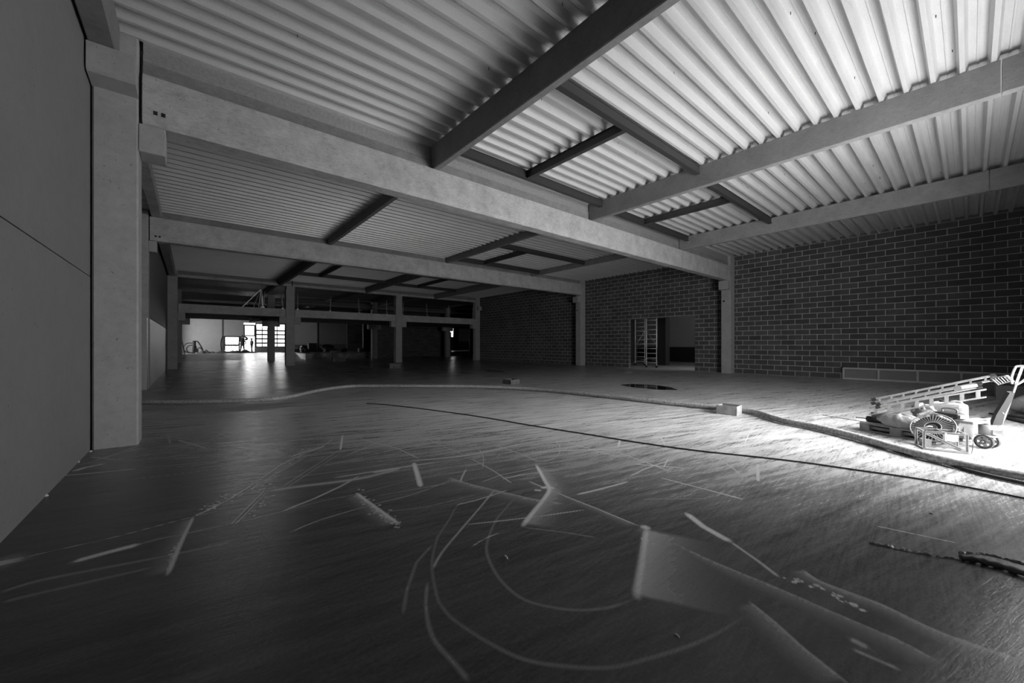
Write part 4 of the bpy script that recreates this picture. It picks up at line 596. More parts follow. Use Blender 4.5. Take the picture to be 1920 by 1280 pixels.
lump('plastic_sheet', L(.80, .32, .30), .22, .14, .13, 'crumpled clear plastic sheet heaped under the ladders', seed=8, amp=.5, Mx=PM, cat='plastic sheet')
lump('plastic_sheet', L(.60, .52, .40), .13, .12, .10, 'small pale plastic bundle pushed up between the ladder rungs', seed=11, amp=.45, Mx=PM, cat='plastic sheet')
# tool case
t = thing('tool_case', tuple(L(1.02, .42, .144)), 'black tool case with clasps and handle, behind the cable reel', 'case')
MB().box((.78, .40, .146), (1.06, .60, .34), PM).build('case_body', 'black', t, bevel=.02); MB().box((.78, .40, .343), (1.06, .60, .44), PM).build('lid', 'black', t, bevel=.02)
for s in (.84, .97): MB().box((s, .388, .31), (s+.035, .40, .38), PM).build('clasp', 'grey', t)
MB().tube(smooth_path([L(.84, .50, .44), L(.84, .50, .49), L(.92, .50, .505), L(1.0, .50, .49), L(1.0, .50, .44)], 5), .012, 8).build('handle', 'grey', t)
MB().box((1.06, .42, .16), (1.075, .58, .42), PM).build('end_rib', 'grey', t)
t = thing('battery_pack', tuple(L(.86, .22, .144)), 'small dark boxed charger left of the cable reel', 'charger')
MB().box((.78, .2, .146), (.93, .34, .27), PM).build('case_body', 'black', t, bevel=.01); MB().tube(smooth_path([L(.80, .27, .27), L(.81, .27, .30), L(.9, .27, .30), L(.91, .27, .27)], 4), .009, 8).build('handle', 'lightgrey', t)
# white canister
t = thing('white_canister', tuple(L(1.02, .75, .144)), 'big white plastic canister with rounded shoulders on the pallet', 'canister')
cm = []
MB().box((.62, .62, .146), (1.02, .80, .57), PM).build('canister_body', 'white', t, bevel=.05)
MB().cyl(L(.74, .71, .565), L(.74, .71, .60), .035, 16).build('cap', 'black', t)
MB().tube(smooth_path([L(.84, .71, .56), L(.86, .71, .60), L(.95, .71, .60), L(.97, .71, .56)], 4), .013, 8).build('handle', 'white', t)
# cable reel: spoked disc leaning back
rc = L(1.03, -.12, .24); nrm = (Vector((0, 0, 1))*.62 - dn*.72 + dl*.1).normalized()
ux = nrm.cross(Vector((0, 0, 1))).normalized(); uy = ux.cross(nrm)
if uy.z < 0: uy = -uy
def RP(a, r, h=0): return rc + ux*(r*math.cos(a)) + uy*(r*math.sin(a)) + nrm*h
t = thing('cable_reel', tuple(rc), 'large spoked wire reel leaning back in front of the pallet load', 'reel')
for h, nm in ((.05, 'front_rim'), (-.05, 'rear_rim')):
    MB().tube([RP(k/48*6.2832, .24, h) for k in range(48)], .008, 8, closed=True).build(nm, 'lightgrey', t)
    MB().tube([RP(k/32*6.2832, .09, h) for k in range(32)], .008, 8, closed=True).build('hub_ring', 'grey', t)
    for k in range(36 if h > 0 else 18):
        a = k/(36 if h > 0 else 18)*6.2832; MB().bar(RP(a, .09, h), RP(a, .24, h), .007, .004, nrm).build('spoke', 'lightgrey', t)
MB().cyl(RP(0, 0, -.06), RP(0, 0, .06), .05, 20).build('hub', 'steel', t)
MB().cyl(RP(0, 0, -.035), RP(0, 0, .035), .205, 36).build('wound_cable', 'black', t)
for k in range(36): pass
MB().tube([RP(0, 0, .06), RP(-.6, .03, .09), RP(-.6, .12, .09), RP(-.6, .12, .06)], .012, 8).build('crank_handle', 'alu', t)
# perforated steel stand in front of the reel
F0 = atZ(1731, 842); F1 = atZ(1815, 850); fd = (F1-F0).normalized(); fn = Vector((-fd.y, fd.x, 0)); fn = fn if fn.x > 0 else -fn; FL = (F1-F0).length
t = thing('reel_stand', tuple((F0+F1)/2), 'pale perforated steel angle stand with a diagonal, in front of the reel', 'stand')
def FP(a, z, d=0): return F0 + fd*(a*FL) + fn*d + Vector((0, 0, z))
def perf(a, b, w=.034, name='upright', up=None, n=6):
    o = MB().bar(a, b, .006, w, fn.cross((b-a).normalized())).build(name, 'lightgrey', t)
    sl = MB()
    sl.bar(a.lerp(b, .08)-fn*.0042, a.lerp(b, .92)-fn*.0042, .002, .009, fn.cross((b-a).normalized()))
    sl.build('slot_row', 'black', o)
for d in (0, .26):
    perf(FP(.02, 0, d), FP(.02, .27, d)); perf(FP(.98, 0, d), FP(.98, .27, d)); perf(FP(.0, .255, d), FP(1, .255, d), .03, 'top_rail', n=9)
    perf(FP(.06, .24, d), FP(.92, .03, d), .035, 'diagonal_brace', n=9)
    MB().bar(FP(0, .012, d), FP(1, .012, d), .02, .02).build('bottom_rail', 'lightgrey', t)
for a in (.02, .98):
    for z in (.012, .26): MB().bar(FP(a, z, 0), FP(a, z, .26), .02, .02).build('cross_tie', 'lightgrey', t)
MB().cyl(FP(.5, .255, -.02), FP(.5, .255, .28), .012, 10).build('axle', 'alu', t)
wr = smooth_path([FP(.0, .012, -.03), FP(.3, .012, -.07), FP(.6, .012, -.10), FP(.9, .012, -.09), FP(1.05, .02, -.03), FP(1.1, .18, .0), FP(1.0, .25, .03)], 8)
tag(MB().tube(wr, .004, 6).build('loose_wire', 'black'), 'thin black wire looping around the feet of the perforated stand', 'wire')
t = thing('junction_box', tuple(FP(.62, .12, .05)), 'small white square box hanging in the perforated stand', 'box')
Q = frameM(FP(.52, .14, .04), fd); MB().box((0, 0, 0), (.13, .06, .10), Q).build('housing', 'white', t, bevel=.006); MB().box((.02, -.004, .02), (.11, 0, .08), Q).build('cover', 'white', t)
tag(MB().box((.0, .18, 0), (.10, .28, .11), frameM(FP(.12, .0, .02), fd)).build('timber_block', 'wood'), 'short squared timber block standing inside the perforated stand', 'block')
# ladders
def ladder(a, b, wvec, label, n, rail=.07, wd=.4, th=.025, name='ladder', feet=False, rw=.03, group=None):
    a = Vector(a); b = Vector(b); wv = Vector(wvec).normalized(); d = (b-a).normalized(); nn = d.cross(wv).normalized()
    t = thing(name, tuple((a+b)/2), label, 'ladder', group)
    for s in (-1, 1): MB().bar(a+wv*(s*wd/2), b+wv*(s*wd/2), th, rail, nn).build('side_rail', 'alu', t)
    for k in range(n):
        q = a.lerp(b, (k+.5)/n); MB().bar(q-wv*(wd/2), q+wv*(wd/2), rw, rw, nn).build('rung', 'alu', t)
    if feet:
        for s in (-1, 1):
            for e in (a, b): MB().bar(e+wv*(s*wd/2)-d*.03, e+wv*(s*wd/2)+d*.03, th+.014, rail+.014, nn).build('rubber_foot', 'black', t)
    return t
# lower ladder: seen with its rungs facing the viewer
a = atD(1630, 771, 6.55); b = atD(1849, 737, 5.75)
ladder(a, b, (.25, .0, 1), 'lower aluminium ladder with wide flat rungs, sloping up to the right over the pallet load', 8, .05, .115, .018, 'step_ladder', False, .045)
a = atD(1638, 752, 6.5); b = atD(1862, 708, 5.6)
wv = Vector((.45, 0, 1))
lad1 = ladder(a, b, wv, 'upper aluminium extension ladder lying across the pallet load, on top', 9, .03, .07, .022, 'extension_ladder', True, .02)
a = atD(1646, 760, 6.4); b = atD(1836, 722, 5.65)
lad2 = ladder(a, b, wv, 'short aluminium ladder section just under the top one, with round hinge', 7, .028, .055, .022, 'extension_ladder', True, .02)
hq = atD(1796, 727, 5.66); vd = (hq-Vector((0, 0, H))).normalized()
MB().cyl(hq-vd*.05, hq-vd*.0, .038, 24).build('locking_hinge', 'grey', lad2); MB().bar(hq-vd*.03, atD(1832, 722, 5.55), .02, .04).build('hinge_arm', 'alu', lad2)
qs = [atD(1858, 709, 5.6), atD(1887, 704, 5.45), atD(1896, 714, 5.4), atD(1872, 721, 5.5)]
fbk = MB()
for k in range(4): fbk.bar(qs[k], qs[(k+1) % 4], .014, .014)
for k in range(1, 5): fbk.bar(qs[0].lerp(qs[1], k/5), qs[3].lerp(qs[2], k/5), .008, .008)
fbk.build('slotted_foot_bracket', 'alu', lad1); MB().bar(qs[1], atD(1900, 716, 5.42), .012, .03).build('end_plate', 'alu', lad1)

# ---- hand pallet truck
J0 = L(1.03, .40, 0)
JM = Matrix(((dl.x, dn.x, 0, J0.x), (dl.y, dn.y, 0, J0.y), (0, 0, 1, 0), (0, 0, 0, 1)))
jk = thing('pallet_truck', tuple(JM @ Vector((.25, 0, 0))), 'hand pallet truck with its forks in the pallet and tall handle at the right edge', 'pallet truck')
def J(s, t_, z): return JM @ Vector((s, t_, z))
for sg in (-1, 1):
    y0_, y1_ = sorted((sg*.19-.08*0, sg*.27+.0)); y0_, y1_ = (sg*.27-.08, sg*.27+.08) 
    MB().box((-.95, y0_, .045), (.06, y1_, .095), JM).build('fork', 'lightgrey', jk, bevel=.006)
    pr = [(.0, .045), (.08, .045), (.22, .40), (.14, .40)]
    me_ = MB(); me_.prism([(p_[0], p_[1]) for p_ in pr], y0_, y1_, 'y'); me_.v = [tuple(JM @ Vector(q)) for q in me_.v]
    me_.build('fork_frame', 'lightgrey', jk, bevel=.006)
    MB().cyl(J(-.88, sg*.27-.04, .04), J(-.88, sg*.27+.04, .04), .04, 16).build('load_roller', 'black', jk)
MB().box((.14, -.35, .36), (.34, .35, .40), JM).build('top_plate', 'lightgrey', jk, bevel=.01)
MB().box((.10, -.2, .12), (.18, .2, .36), JM).build('back_plate', 'grey', jk)
MB().cyl(J(.33, 0, .20), J(.33, 0, .34), .085, 24).build('pump_housing', 'lightgrey', jk)
MB().cyl(J(.33, 0, .34), J(.33, 0, .41), .03, 16).build('pump_ram', 'galv', jk)
MB().box((.40, -.06, .21), (.54, .06, .29), JM).build('pump_block', 'white', jk, bevel=.012)
MB().box((.50, -.09, .25), (.60, .09, .33), JM).build('handle_yoke', 'white', jk, bevel=.012)
MB().box((.24, -.09, .175), (.44, .09, .20), JM).build('axle_carrier', 'white', jk, bevel=.006)
MB().cyl(J(.33, -.11, .1), J(.33, .11, .1), .014, 12).build('axle', 'galv', jk)
for sg in (-1, 1):
    c0, c1 = J(.33, sg*.075-.027, .1), J(.33, sg*.075+.027, .1)
    wt = MB()
    # tyre ring
    ax_ = (c1-c0).normalized(); e1 = ax_.cross(Vector((0, 0, 1))).normalized(); e2 = e1.cross(ax_)
    def W(a, r, f): return c0.lerp(c1, f) + e1*(r*math.cos(a)) + e2*(r*math.sin(a))
    n_ = 40; vs = []
    for k in range(n_):
        a = k/n_*6.2832
        for r, f in ((.082, .0), (.097, .0), (.1, .15), (.1, .85), (.097, 1), (.082, 1)): vs.append(W(a, r, f))
    fs = [(k*6+j, k*6+(j+1) % 6, ((k+1) % n_)*6+(j+1) % 6, ((k+1) % n_)*6+j) for k in range(n_) for j in range(6)]
    ty = MB().add(vs, fs).build('steering_wheel_tyre', 'rubber', jk)
    MB().tube([W(k/32*6.2832, .076, .5) for k in range(32)], .009, 8, closed=True).build('rim', 'lightgrey', ty)
    for k in range(5): MB().bar(W(k*1.2566, .02, .5), W(k*1.2566, .076, .5), .04, .03, ax_).build('spoke', 'lightgrey', ty)
    MB().cyl(W(0, 0, -.05), W(0, 0, 1.05), .024, 16).build('hub', 'black', ty)
# handle: wide dark lower shield, mast and loop grip
hb = atD(1868, 795, 5.55); ht = atD(1895, 735, 5.32); hm = atD(1901, 724, 5.28)
hx = ax_ = (dl*.25+dn*.97).normalized()
d_ = (ht-hb).normalized()
vs = []
nrmh = d_.cross(Rv).normalized()
for q, wd in ((hb, .16), (atD(1876, 775, 5.48), .155), (ht, .07)):
    for s in (-1, 1):
        for e in (-1, 1): vs.append(q+Rv*(s*wd/2)+nrmh*(e*.02))
MB().add(vs, [(0,1,3,2),(0,2,6,4),(2,3,7,6),(3,1,5,7),(1,0,4,5),(4,6,10,8),(6,7,11,10),(7,5,9,11),(5,4,8,9),(8,10,11,9)]).build('handle_shield', 'black', jk)
MB().bar(atD(1877, 798, 5.55), atD(1905, 722, 5.27), .018, .018).build('handle_mast', 'galv', jk)
g = [atD(1898, 719, 5.28), atD(1897, 706, 5.25), atD(1903, 690, 5.2), atD(1908, 686.5, 5.18), atD(1925, 686, 5.1), atD(1938, 687, 5.04), atD(1941, 690, 5.03), atD(1934, 700, 5.07), atD(1918, 714, 5.18), atD(1904, 722, 5.26)]
MB().tube(smooth_path(g, 5), .012, 10).build('grip_loop', 'white', jk)
MB().bar(atD(1905, 720, 5.26), atD(1917, 688, 5.14), .02, .016).build('control_lever', 'white', jk)
MB().cyl(atD(1877, 770, 5.46), atD(1883, 776, 5.44), .004, 6).build('release_rod', 'white', jk)
# ---- clutter by the wall at the right edge
q = atX(1865, 745, 18.2)
t = thing('storage_crate', (18.2, -.45, 0), 'dark crate standing in front of the low timber frame at the right edge', 'crate')
B((17.9, -.75, 0), (18.4, .25, .32)).build('crate_body', 'darkwood', t, bevel=.01); B((17.88, -.77, .32), (18.42, .27, .36)).build('lid', 'darkwood', t)
for y in (-.5, 0): B((17.885, y, .02), (17.9, y+.05, .32)).build('batten', 'wood', t)
tag(MB().box((17.0, -1.5, 0), (17.5, -.45, .38)).build('concrete_block', 'panel', bevel=.01), 'grey block at the right edge behind the pallet truck handle', 'block')
lump('rubble_sack', (13.6, -.95, .2), .30, .42, .25, 'grey crumpled sack at the far right edge of the view', 'grey', 21)
for k, (a, b, lab) in enumerate((((12.9, -.35, .03), (11.7, -.9, .03), 'front dark board lying on the floor by the sack'), ((13.15, -.3, .03), (12.0, -1.0, .09), 'rear dark board lying on the floor by the sack'), ((12.9, -.5, .055), (12.2, -1.1, .055), 'short dark board on top of the front one'))):
    tag(MB().bar(a, b, .11, .03).build('dark_board', 'black'), lab, 'board')
# ================================================================ FAR END
def fy(u, v, Y=YF): return atY(u, v, Y)
Xp = lambda u: fy(u, 650).x
Zp = lambda u, v: fy(u, v).z
zf = .55
def fw(x0, x1, z0, z1, m, nm='wall_back', d=.3): return wall(nm, (x0, YF, z0), (x1, YF+d, z1), m)
ztop = 6.5
x = {k: Xp(k) for k in (332, 416, 420, 424, 450, 457, 477, 479, 492, 536, 597, 649, 678, 703)}
fw(-1.6, x[416], zf, ztop, 'far_panel')
fw(x[416], x[420], zf, ztop, 'dark_conc', d=.34)
zsh = Zp(440, 630); zh = Zp(500, 611)
# ribbed shutter box panel above the left glazing
mb = MB(); z = zsh
while z < ztop: mb.box((x[420], YF, z), (x[457], YF+.25, min(z+.19, ztop))); mb.box((x[420], YF+.02, z+.19), (x[457], YF+.25, min(z+.21, ztop+.01))); z += .21
struct(mb.build('wall_back', 'far_panel'))
fw(x[457], x[536], Zp(500, 606), ztop, 'far_panel')
fw(x[536], x[597], zf+.95, ztop, 'far_panel'); fw(x[536], x[597], zf, zf+.95, 'panel', d=.36)
fw(x[597]-.12, x[597]+.1, zf, ztop, 'steel', d=.2)
fw(x[597]+.1, x[649], zf+1.05, ztop, 'panel'); fw(x[597]+.1, x[649], zf, zf+1.05, 'dark_conc', d=.36)
# glazed doors as structure objects
def glazing(n, x0, x1, z0, z1, vs, hs, fr=.13, glass=True, y=YF+.08):
    mb = MB()
    mb.box((x0, y, z0), (x0+fr, y+.08, z1)); mb.box((x1-fr, y, z0), (x1, y+.08, z1)); mb.box((x0, y, z1-fr), (x1, y+.08, z1)); mb.box((x0, y, z0), (x1, y+.08, z0+fr))
    for v in vs: mb.box((v-.05, y+.01, z0), (v+.05, y+.07, z1))
    for h in hs: mb.box((x0, y+.01, h-.085), (x1, y+.07, h+.085))
    o = struct(mb.build('door_%d' % n, 'steel'))
    g = B((x0+fr, y+.03, z0+fr), (x1-fr, y+.04, z1-fr)).build('glass_pane', 'glass', o)
    return o
glazing(1, x[420], x[450], zf, zsh, [], [Zp(440, 647)])
fw(x[450], x[457], Zp(453, 640), zsh, 'steel', d=.2)
d2 = glazing(2, x[457], x[479], Zp(468, 630), zh+.12, [], [Zp(468, 611.5)+.12])
mb = MB(); mb.box((x[457], YF+.08, zf), (x[457]+.08, YF+.16, Zp(468, 630))); mb.box((x[479]-.08, YF+.08, zf), (x[479], YF+.16, Zp(468, 630))); struct(mb.build('door_3', 'steel'))
zr = [Zp(500, v) for v in (619.5, 627, 635, 643)]
d4 = glazing(4, x[479], x[536], Zp(500, 651), Zp(500, 606), [x[492], Xp(520)], zr)
B((x[479], YF+.08, zf), (x[536], YF+.16, Zp(500, 651))).build('kick_panel', 'lightgrey', d4)
# masonry returns on the right of the far hall
wall('wall_far_side', (x[649], YF-.6, zf), (x[678], YF+.3, ztop), 'blockX')
wall('wall_far_side', (x[678], YF-.2, zf), (24, YF+.3, ztop), 'blockX')
yb = 44.9
xb = lambda u: atY(u, 650, yb).x
wall('wall_partition', (xb(705), yb, 0), (xb(841), yb+.24, 6.2), 'blockX')
wall('wall_partition', (xb(881), yb, 0), (42, yb+.24, 6.2), 'blockX')
wall('wall_partition', (xb(841), yb, 3.75), (xb(881), yb+.24, 6.2), 'blockX')
wall('wall_far_side', (42, Y3, 0), (42.3, YF+.3, 6.5), 'dark_conc')
# window wall seen through the partition opening
wx0, wx1 = Xp(840.5), Xp(851); wz0, wz1 = Zp(845, 632), Zp(845, 613)
fw(24, wx0, zf, ztop, 'dark_conc'); fw(wx1, wx1+1.0, zf, ztop, 'steel'); fw(wx1+1.0, 42, 2.1, ztop, 'far_panel'); fw(wx1+1.0, 42, zf, 2.1, 'dark_conc', d=.36)
fw(wx0, wx1, zf, wz0, 'dark_conc'); fw(wx0, wx1, wz1, ztop, 'dark_conc')
mb = MB(); y = YF+.1
mb.box((wx0, y, wz0), (wx0+.06, y+.06, wz1)); mb.box((wx1-.06, y, wz0), (wx1, y+.06, wz1)); mb.box((wx0+.3, y, wz0), (wx0+.4, y+.06, wz1)); mb.box((wx0, y, wz0), (wx1, y+.06, wz0+.06)); mb.box((wx0, y, wz1-.06), (wx1, y+.06, wz1))
wo = struct(mb.build('window_1', 'steel')); B((wx0+.05, y+.02, wz0+.05), (wx1-.05, y+.03, wz1-.05)).build('glass_pane', 'glass', wo)
tag(MB().cyl((x[678], YF-.7, zf), (x[678], YF-.7, 4.9), .09, 12).build('white_pipe', 'white'), 'white vertical pipe on the far block wall behind the mezzanine', 'pipe')
p = atY(702, 640, 44.8)
tag(B((p.x-.2, 44.75, 1.4), (p.x+.22, 44.89, 3.0)).build('wall_cabinet', 'lightgrey', bevel=.01), 'pale flat cabinet on the block partition beside the middle rear column', 'cabinet')
tag(MB().box((xb(841)-.1, yb-.5, 0), (xb(841)+.12, yb-.3, 3.2)).build('masonry_pier', 'blockX'), 'thin block pier at the left of the opening with the bright window', 'pier')
# outside: pale yard fence and bare shrubs beyond the glazed doors
t = thing('yard_fence', (6, 78, .5), 'pale rail fence in the yard outside the glazed doors', 'fence')
for k in range(5): MB().bar((2+k*2.2, 78, .5), (2+k*2.2, 78, 2.3), .08, .08).build('post', 'lightgrey', t)
for z in (1.1, 1.7, 2.2): MB().bar((2, 78, z), (10.8, 78, z), .05, .07).build('rail', 'lightgrey', t)
def shrub(x0, y0, seed, label):
    rnd = random.Random(seed); mb = MB()
    def br(p, d, r, n):
        q = p+d; mb.tube([p, p.lerp(q, .5)+Vector((rnd.uniform(-.04, .04), 0, .02)), q], r, 5)
        if n: 
            for _ in range(3): br(q, Vector((rnd.uniform(-.4, .4), rnd.uniform(-.3, .3), rnd.uniform(.05, .45))), r*.6, n-1)
    for _ in range(4): br(Vector((x0, y0, .5)), Vector((rnd.uniform(-.4, .4), rnd.uniform(-.3, .3), rnd.uniform(.4, .7))), .03, 3)
    tag(mb.build('bare_shrub', 'grey'), label, 'shrub')
shrub(4.4, 68, 1, 'bare shrub outside behind the left glazed door'); shrub(5.6, 70, 2, 'bare shrub outside just left of the standing workers'); shrub(9.2, 72, 3, 'bare shrub outside behind the glazed sectional door')
# ---- mezzanine guard posts and lines
for i, u in enumerate([490, 494, 530, 558, 619, 673.5, 725, 755, 801, 841, 886]):
    q = atY(u, 580, Y3+.12)
    t = thing('guard_post', (q.x, q.y, 4.06), ['first', 'second', 'third', 'fourth', 'fifth', 'sixth', 'seventh', 'eighth', 'ninth', 'tenth', 'eleventh'][i]+' slender guard post from the left on the mezzanine edge', 'post', 'guard posts on the mezzanine edge')
    lean = .08*math.sin(i*2.1)
    MB().cyl((q.x, q.y, 4.06), (q.x+lean, q.y, 5.2), .028, 8).build('tube', 'galv', t); MB().box((q.x-.06, q.y-.06, 4.06), (q.x+.06, q.y+.06, 4.14)).build('foot_clamp', 'galv', t)
for z, lab in ((5.0, 'upper'), (4.55, 'lower')):
    a = atY(494, 580, Y3+.12).x; b_ = atY(886, 580, Y3+.12).x
    tag(MB().tube(smooth_path([(a+(b_-a)*k/10, Y3+.12, z-.04*(k % 2)) for k in range(11)], 4), .007, 5).build('guard_rope', 'galv'), lab+' guard wire strung along the mezzanine posts', 'wire')
t = thing('trestle', (3.4, Y3+.6, 4.0), 'small leaning trestle on the left mezzanine behind the guard posts', 'trestle')
for a, b in (((2.6, Y3+.6, 4.0), (3.7, Y3+.6, 5.35)), ((3.3, Y3+.9, 4.0), (3.75, Y3+.7, 5.4)), ((3.6, Y3+.6, 4.0), (3.75, Y3+.65, 5.4)), ((3.9, Y3+.9, 4.0), (3.8, Y3+.7, 5.3))): MB().bar(a, b, .05, .05).build('leg', 'galv', t)
# tapered bracket under the mezzanine deck at the left rear column
t = thing('steel_bracket', (4.5, 38, 3.3), 'dark wedge bracket under the mezzanine just left of the rear column', 'bracket')
a0 = atY(468, 604, 38); a1 = atY(491, 596, 38); a2 = atY(501, 600, 38); a3 = atY(468, 597, 38)
MB().prism([(a0.x, a0.z), (a2.x, a2.z), (a2.x, 3.7), (a0.x, 3.7)], 37.8, 38.2, 'y').build('wedge', 'steel', t)
MB().bar((a0.x, 37.78, a0.z), (a1.x, 37.78, a1.z), .05, .05).build('edge_strip', 'lightgrey', t)
# ---- far clutter
def ppl(X_, Y_, z, face, height, vest, label, pose):
    k = height/1.75; fx_, fyv = math.cos(face), math.sin(face); fwd = Vector((fx_, fyv, 0)); sd = Vector((-fyv, fx_, 0)); o0 = Vector((X_, Y_, z))
    def P(a, b, c): return o0 + (sd*a + fwd*b + Vector((0, 0, c)))*k
    V = []; E = []; Rr = []
    def v(p, r, par=None):
        V.append(tuple(p-o0)); Rr.append(r*k)
        if par is not None: E.append((par, len(V)-1))
        return len(V)-1
    pel = v(P(0, 0, .95), .15); wa = v(P(0, 0, 1.1), .14, pel); chst = v(P(0, .01, 1.3), .165, wa); nk = v(P(0, 0, 1.47), .065, chst)
    hd = v(P(0, .01, 1.56), .075, nk); hd2 = v(P(0, .02, 1.64), .09, hd); hd3 = v(P(0, .01, 1.71), .07, hd2); v(P(0, .12, 1.61), .018, hd2)
    for s in (-1, 1): v(P(s*.095, .0, 1.62), .016, hd2)
    st = .17 if pose == 'wide' else .09
    for s in (-1, 1):
        hp = v(P(s*.10, 0, .88), .105, pel); kn = v(P(s*(.10+st*.3), .03*(s if pose != 'wide' else 0), .49), .068, hp); an = v(P(s*(.10+st*.6), -.02, .09), .045, kn); v(P(s*(.10+st*.6), .15, .04), .04, an)
        sh = v(P(s*.18, 0, 1.40), .072, chst)
        if pose == 'wide': el = v(P(s*.33, -.03, 1.15), .05, sh); wr_ = v(P(s*.23, .12, .98), .036, el); hz = P(s*.17, .16, .98); fd_ = (sd*(-s)*.5+fwd*.6-Vector((0, 0, .5))).normalized()
        else: el = v(P(s*.24, -.04, 1.13), .046, sh); wr_ = v(P(s*.2, .15, 1.02), .034, el); hz = P(s*.17, .22, 1.03); fd_ = (fwd*.8-sd*s*.4-Vector((0, 0, .3))).normalized()
        pm_ = v(hz, .034, wr_)
        cr = fd_.cross(Vector((0, 0, 1))).normalized()
        for f in range(4):
            a = v(hz+fd_*.05*k+cr*((f-1.5)*.022*k), .011, pm_); v(hz+fd_*((.09-.008*abs(f-1.5))*k)+cr*((f-1.5)*.022*k)-Vector((0, 0, .02)), .009, a)
        v(hz+cr*(-s*.05*k)+fd_*.02, .011, pm_)
    me = bpy.data.meshes.new('person'); me.from_pydata(V, E, []); o = bpy.data.objects.new('person', me); C.objects.link(o); o.location = o0
    sm = o.modifiers.new('skin', 'SKIN'); sm.use_smooth_shade = True
    for i, r in enumerate(Rr): me.skin_vertices[0].data[i].radius = (r, r*.85 if i < 3 else r)
    me.skin_vertices[0].data[0].use_root = True
    su = o.modifiers.new('sub', 'SUBSURF'); su.levels = 1; su.render_levels = 2
    me.materials.append(M['cloth']); tag(o, label, 'person')
    hm_ = MB(); n = 14; vs = []
    for j in range(6):
        th = j/5*math.pi/2
        for i in range(n): vs.append(P(.118*math.cos(th)*math.cos(i/n*6.283), .01+.14*math.cos(th)*math.sin(i/n*6.283), 1.68+.11*math.sin(th)))
    hm_.add(vs, [(j*n+i, j*n+(i+1) % n, (j+1)*n+(i+1) % n, (j+1)*n+i) for j in range(5) for i in range(n)]); hm_.build('helmet', 'vest' if vest else 'grey', o, smooth=True)
    n = 16; vs = []
    for zz, rr in ((1.0, 1.02), (1.15, 1.0), (1.3, 1.1), (1.42, .9)):
        for i in range(n): vs.append(P(.195*rr*math.cos(i/n*6.283), .165*rr*math.sin(i/n*6.283), zz))
    MB().add(vs, [(j*n+i, j*n+(i+1) % n, (j+1)*n+(i+1) % n, (j+1)*n+i) for j in range(3) for i in range(n)]).build('work_jacket' if not vest else 'vest', 'vest' if vest else 'cloth', o, smooth=True)
    return o
q1 = atY(454.5, 659, 55.5); q2 = atY(472, 659, 56)
ppl(q1.x, q1.y, zf, R(85), 1.82, False, 'stout worker in dark jacket and helmet, legs apart, seen from behind at the glazed doors', 'wide')
ppl(q2.x, q2.y, zf, R(190), 1.72, True, 'slim worker standing side-on in the open door, right of the stout one', 'side')
# rubble and mats in front of the doors
def heap(x0, x1, y, h, seed, name, label, m='dirt', z=zf, dep=1.2, cat='heap'):
    rnd = random.Random(seed); n = 40; vs = []; rows = 9
    for j in range(rows):
        for i in range(n):
            fx_ = i/(n-1); e = math.sin(math.pi*fx_)**.5*math.sin(math.pi*j/(rows-1))
            vs.append((x0+(x1-x0)*fx_, y+dep*(j/(rows-1)-.5), z+h*e*(.45+.55*math.sin(fx_*17+seed)*math.sin(fx_*7+j*.6+seed*2)+rnd.random()*.35)*.9+(.0 if e > 0 else -.02)))
    fs = [(j*n+i, j*n+i+1, (j+1)*n+i+1, (j+1)*n+i) for j in range(rows-1) for i in range(n-1)]
    base = len(vs); vs += [(x0, y-dep/2, z-.02), (x1, y-dep/2, z-.02), (x1, y+dep/2, z-.02), (x0, y+dep/2, z-.02)]
    o = MB().add(vs, fs+[(base+3, base+2, base+1, base)]).build(name, m, smooth=True); return tag(o, label, cat)
a = atY(365, 660, 54.2).x; b_ = atY(470, 660, 54.2).x; c_ = atY(482, 660, 54).x
heap(a, atY(405, 660, 54.2).x, 54.4, .45, 2, 'earth_heap', 'dark lumpy heap on the floor left of the glazed doors')
heap(atY(400, 660, 54.2).x, c_, 53.8, .42, 5, 'earth_heap', 'long low dark heap of soil in front of the workers')
heap(atY(527, 660, 54.2).x, atY(541, 660, 54).x, 53.8, .2, 6, 'earth_heap', 'small dark pile between the two left mezzanine columns')
# leaning ladder at the far left
a1, a2 = atY(337.5, 664, 50), atY(350, 664, 50); tp = atY(338, 631, 51)
t = thing('leaning_ladder', (a1.x, 50, zf), 'pale ladder leaning at the far left wall behind the third column', 'ladder')
g0, g1, g2 = atY(347, 665, 50), atY(339, 631, 50), atY(338, 665, 50.2)
MB().bar((g0.x, 50, .5), (g1.x, 50.2, g1.z), .06, .06).build('side_rail', 'lightgrey', t); MB().bar((g0.x-.35, 50.3, .5), (g1.x-.1, 50.4, g1.z), .06, .06).build('side_rail', 'lightgrey', t)
for k in range(8):
    f = (k+.5)/8; MB().bar((g0.x+(g1.x-g0.x)*f, 50+.2*f, .5+(g1.z-.5)*f), (g0.x-.35+(g1.x-.1-g0.x+.35)*f, 50.3+.1*f, .5+(g1.z-.5)*f), .03, .03).build('rung', 'lightgrey', t)
wq = atY(338, 600, 52)
tag(B((wq.x-.14, 52, .5), (wq.x+.14, 52.2, 4.6)).build('white_post', 'white'), 'white upright post at the far left behind the leaning ladder', 'post')
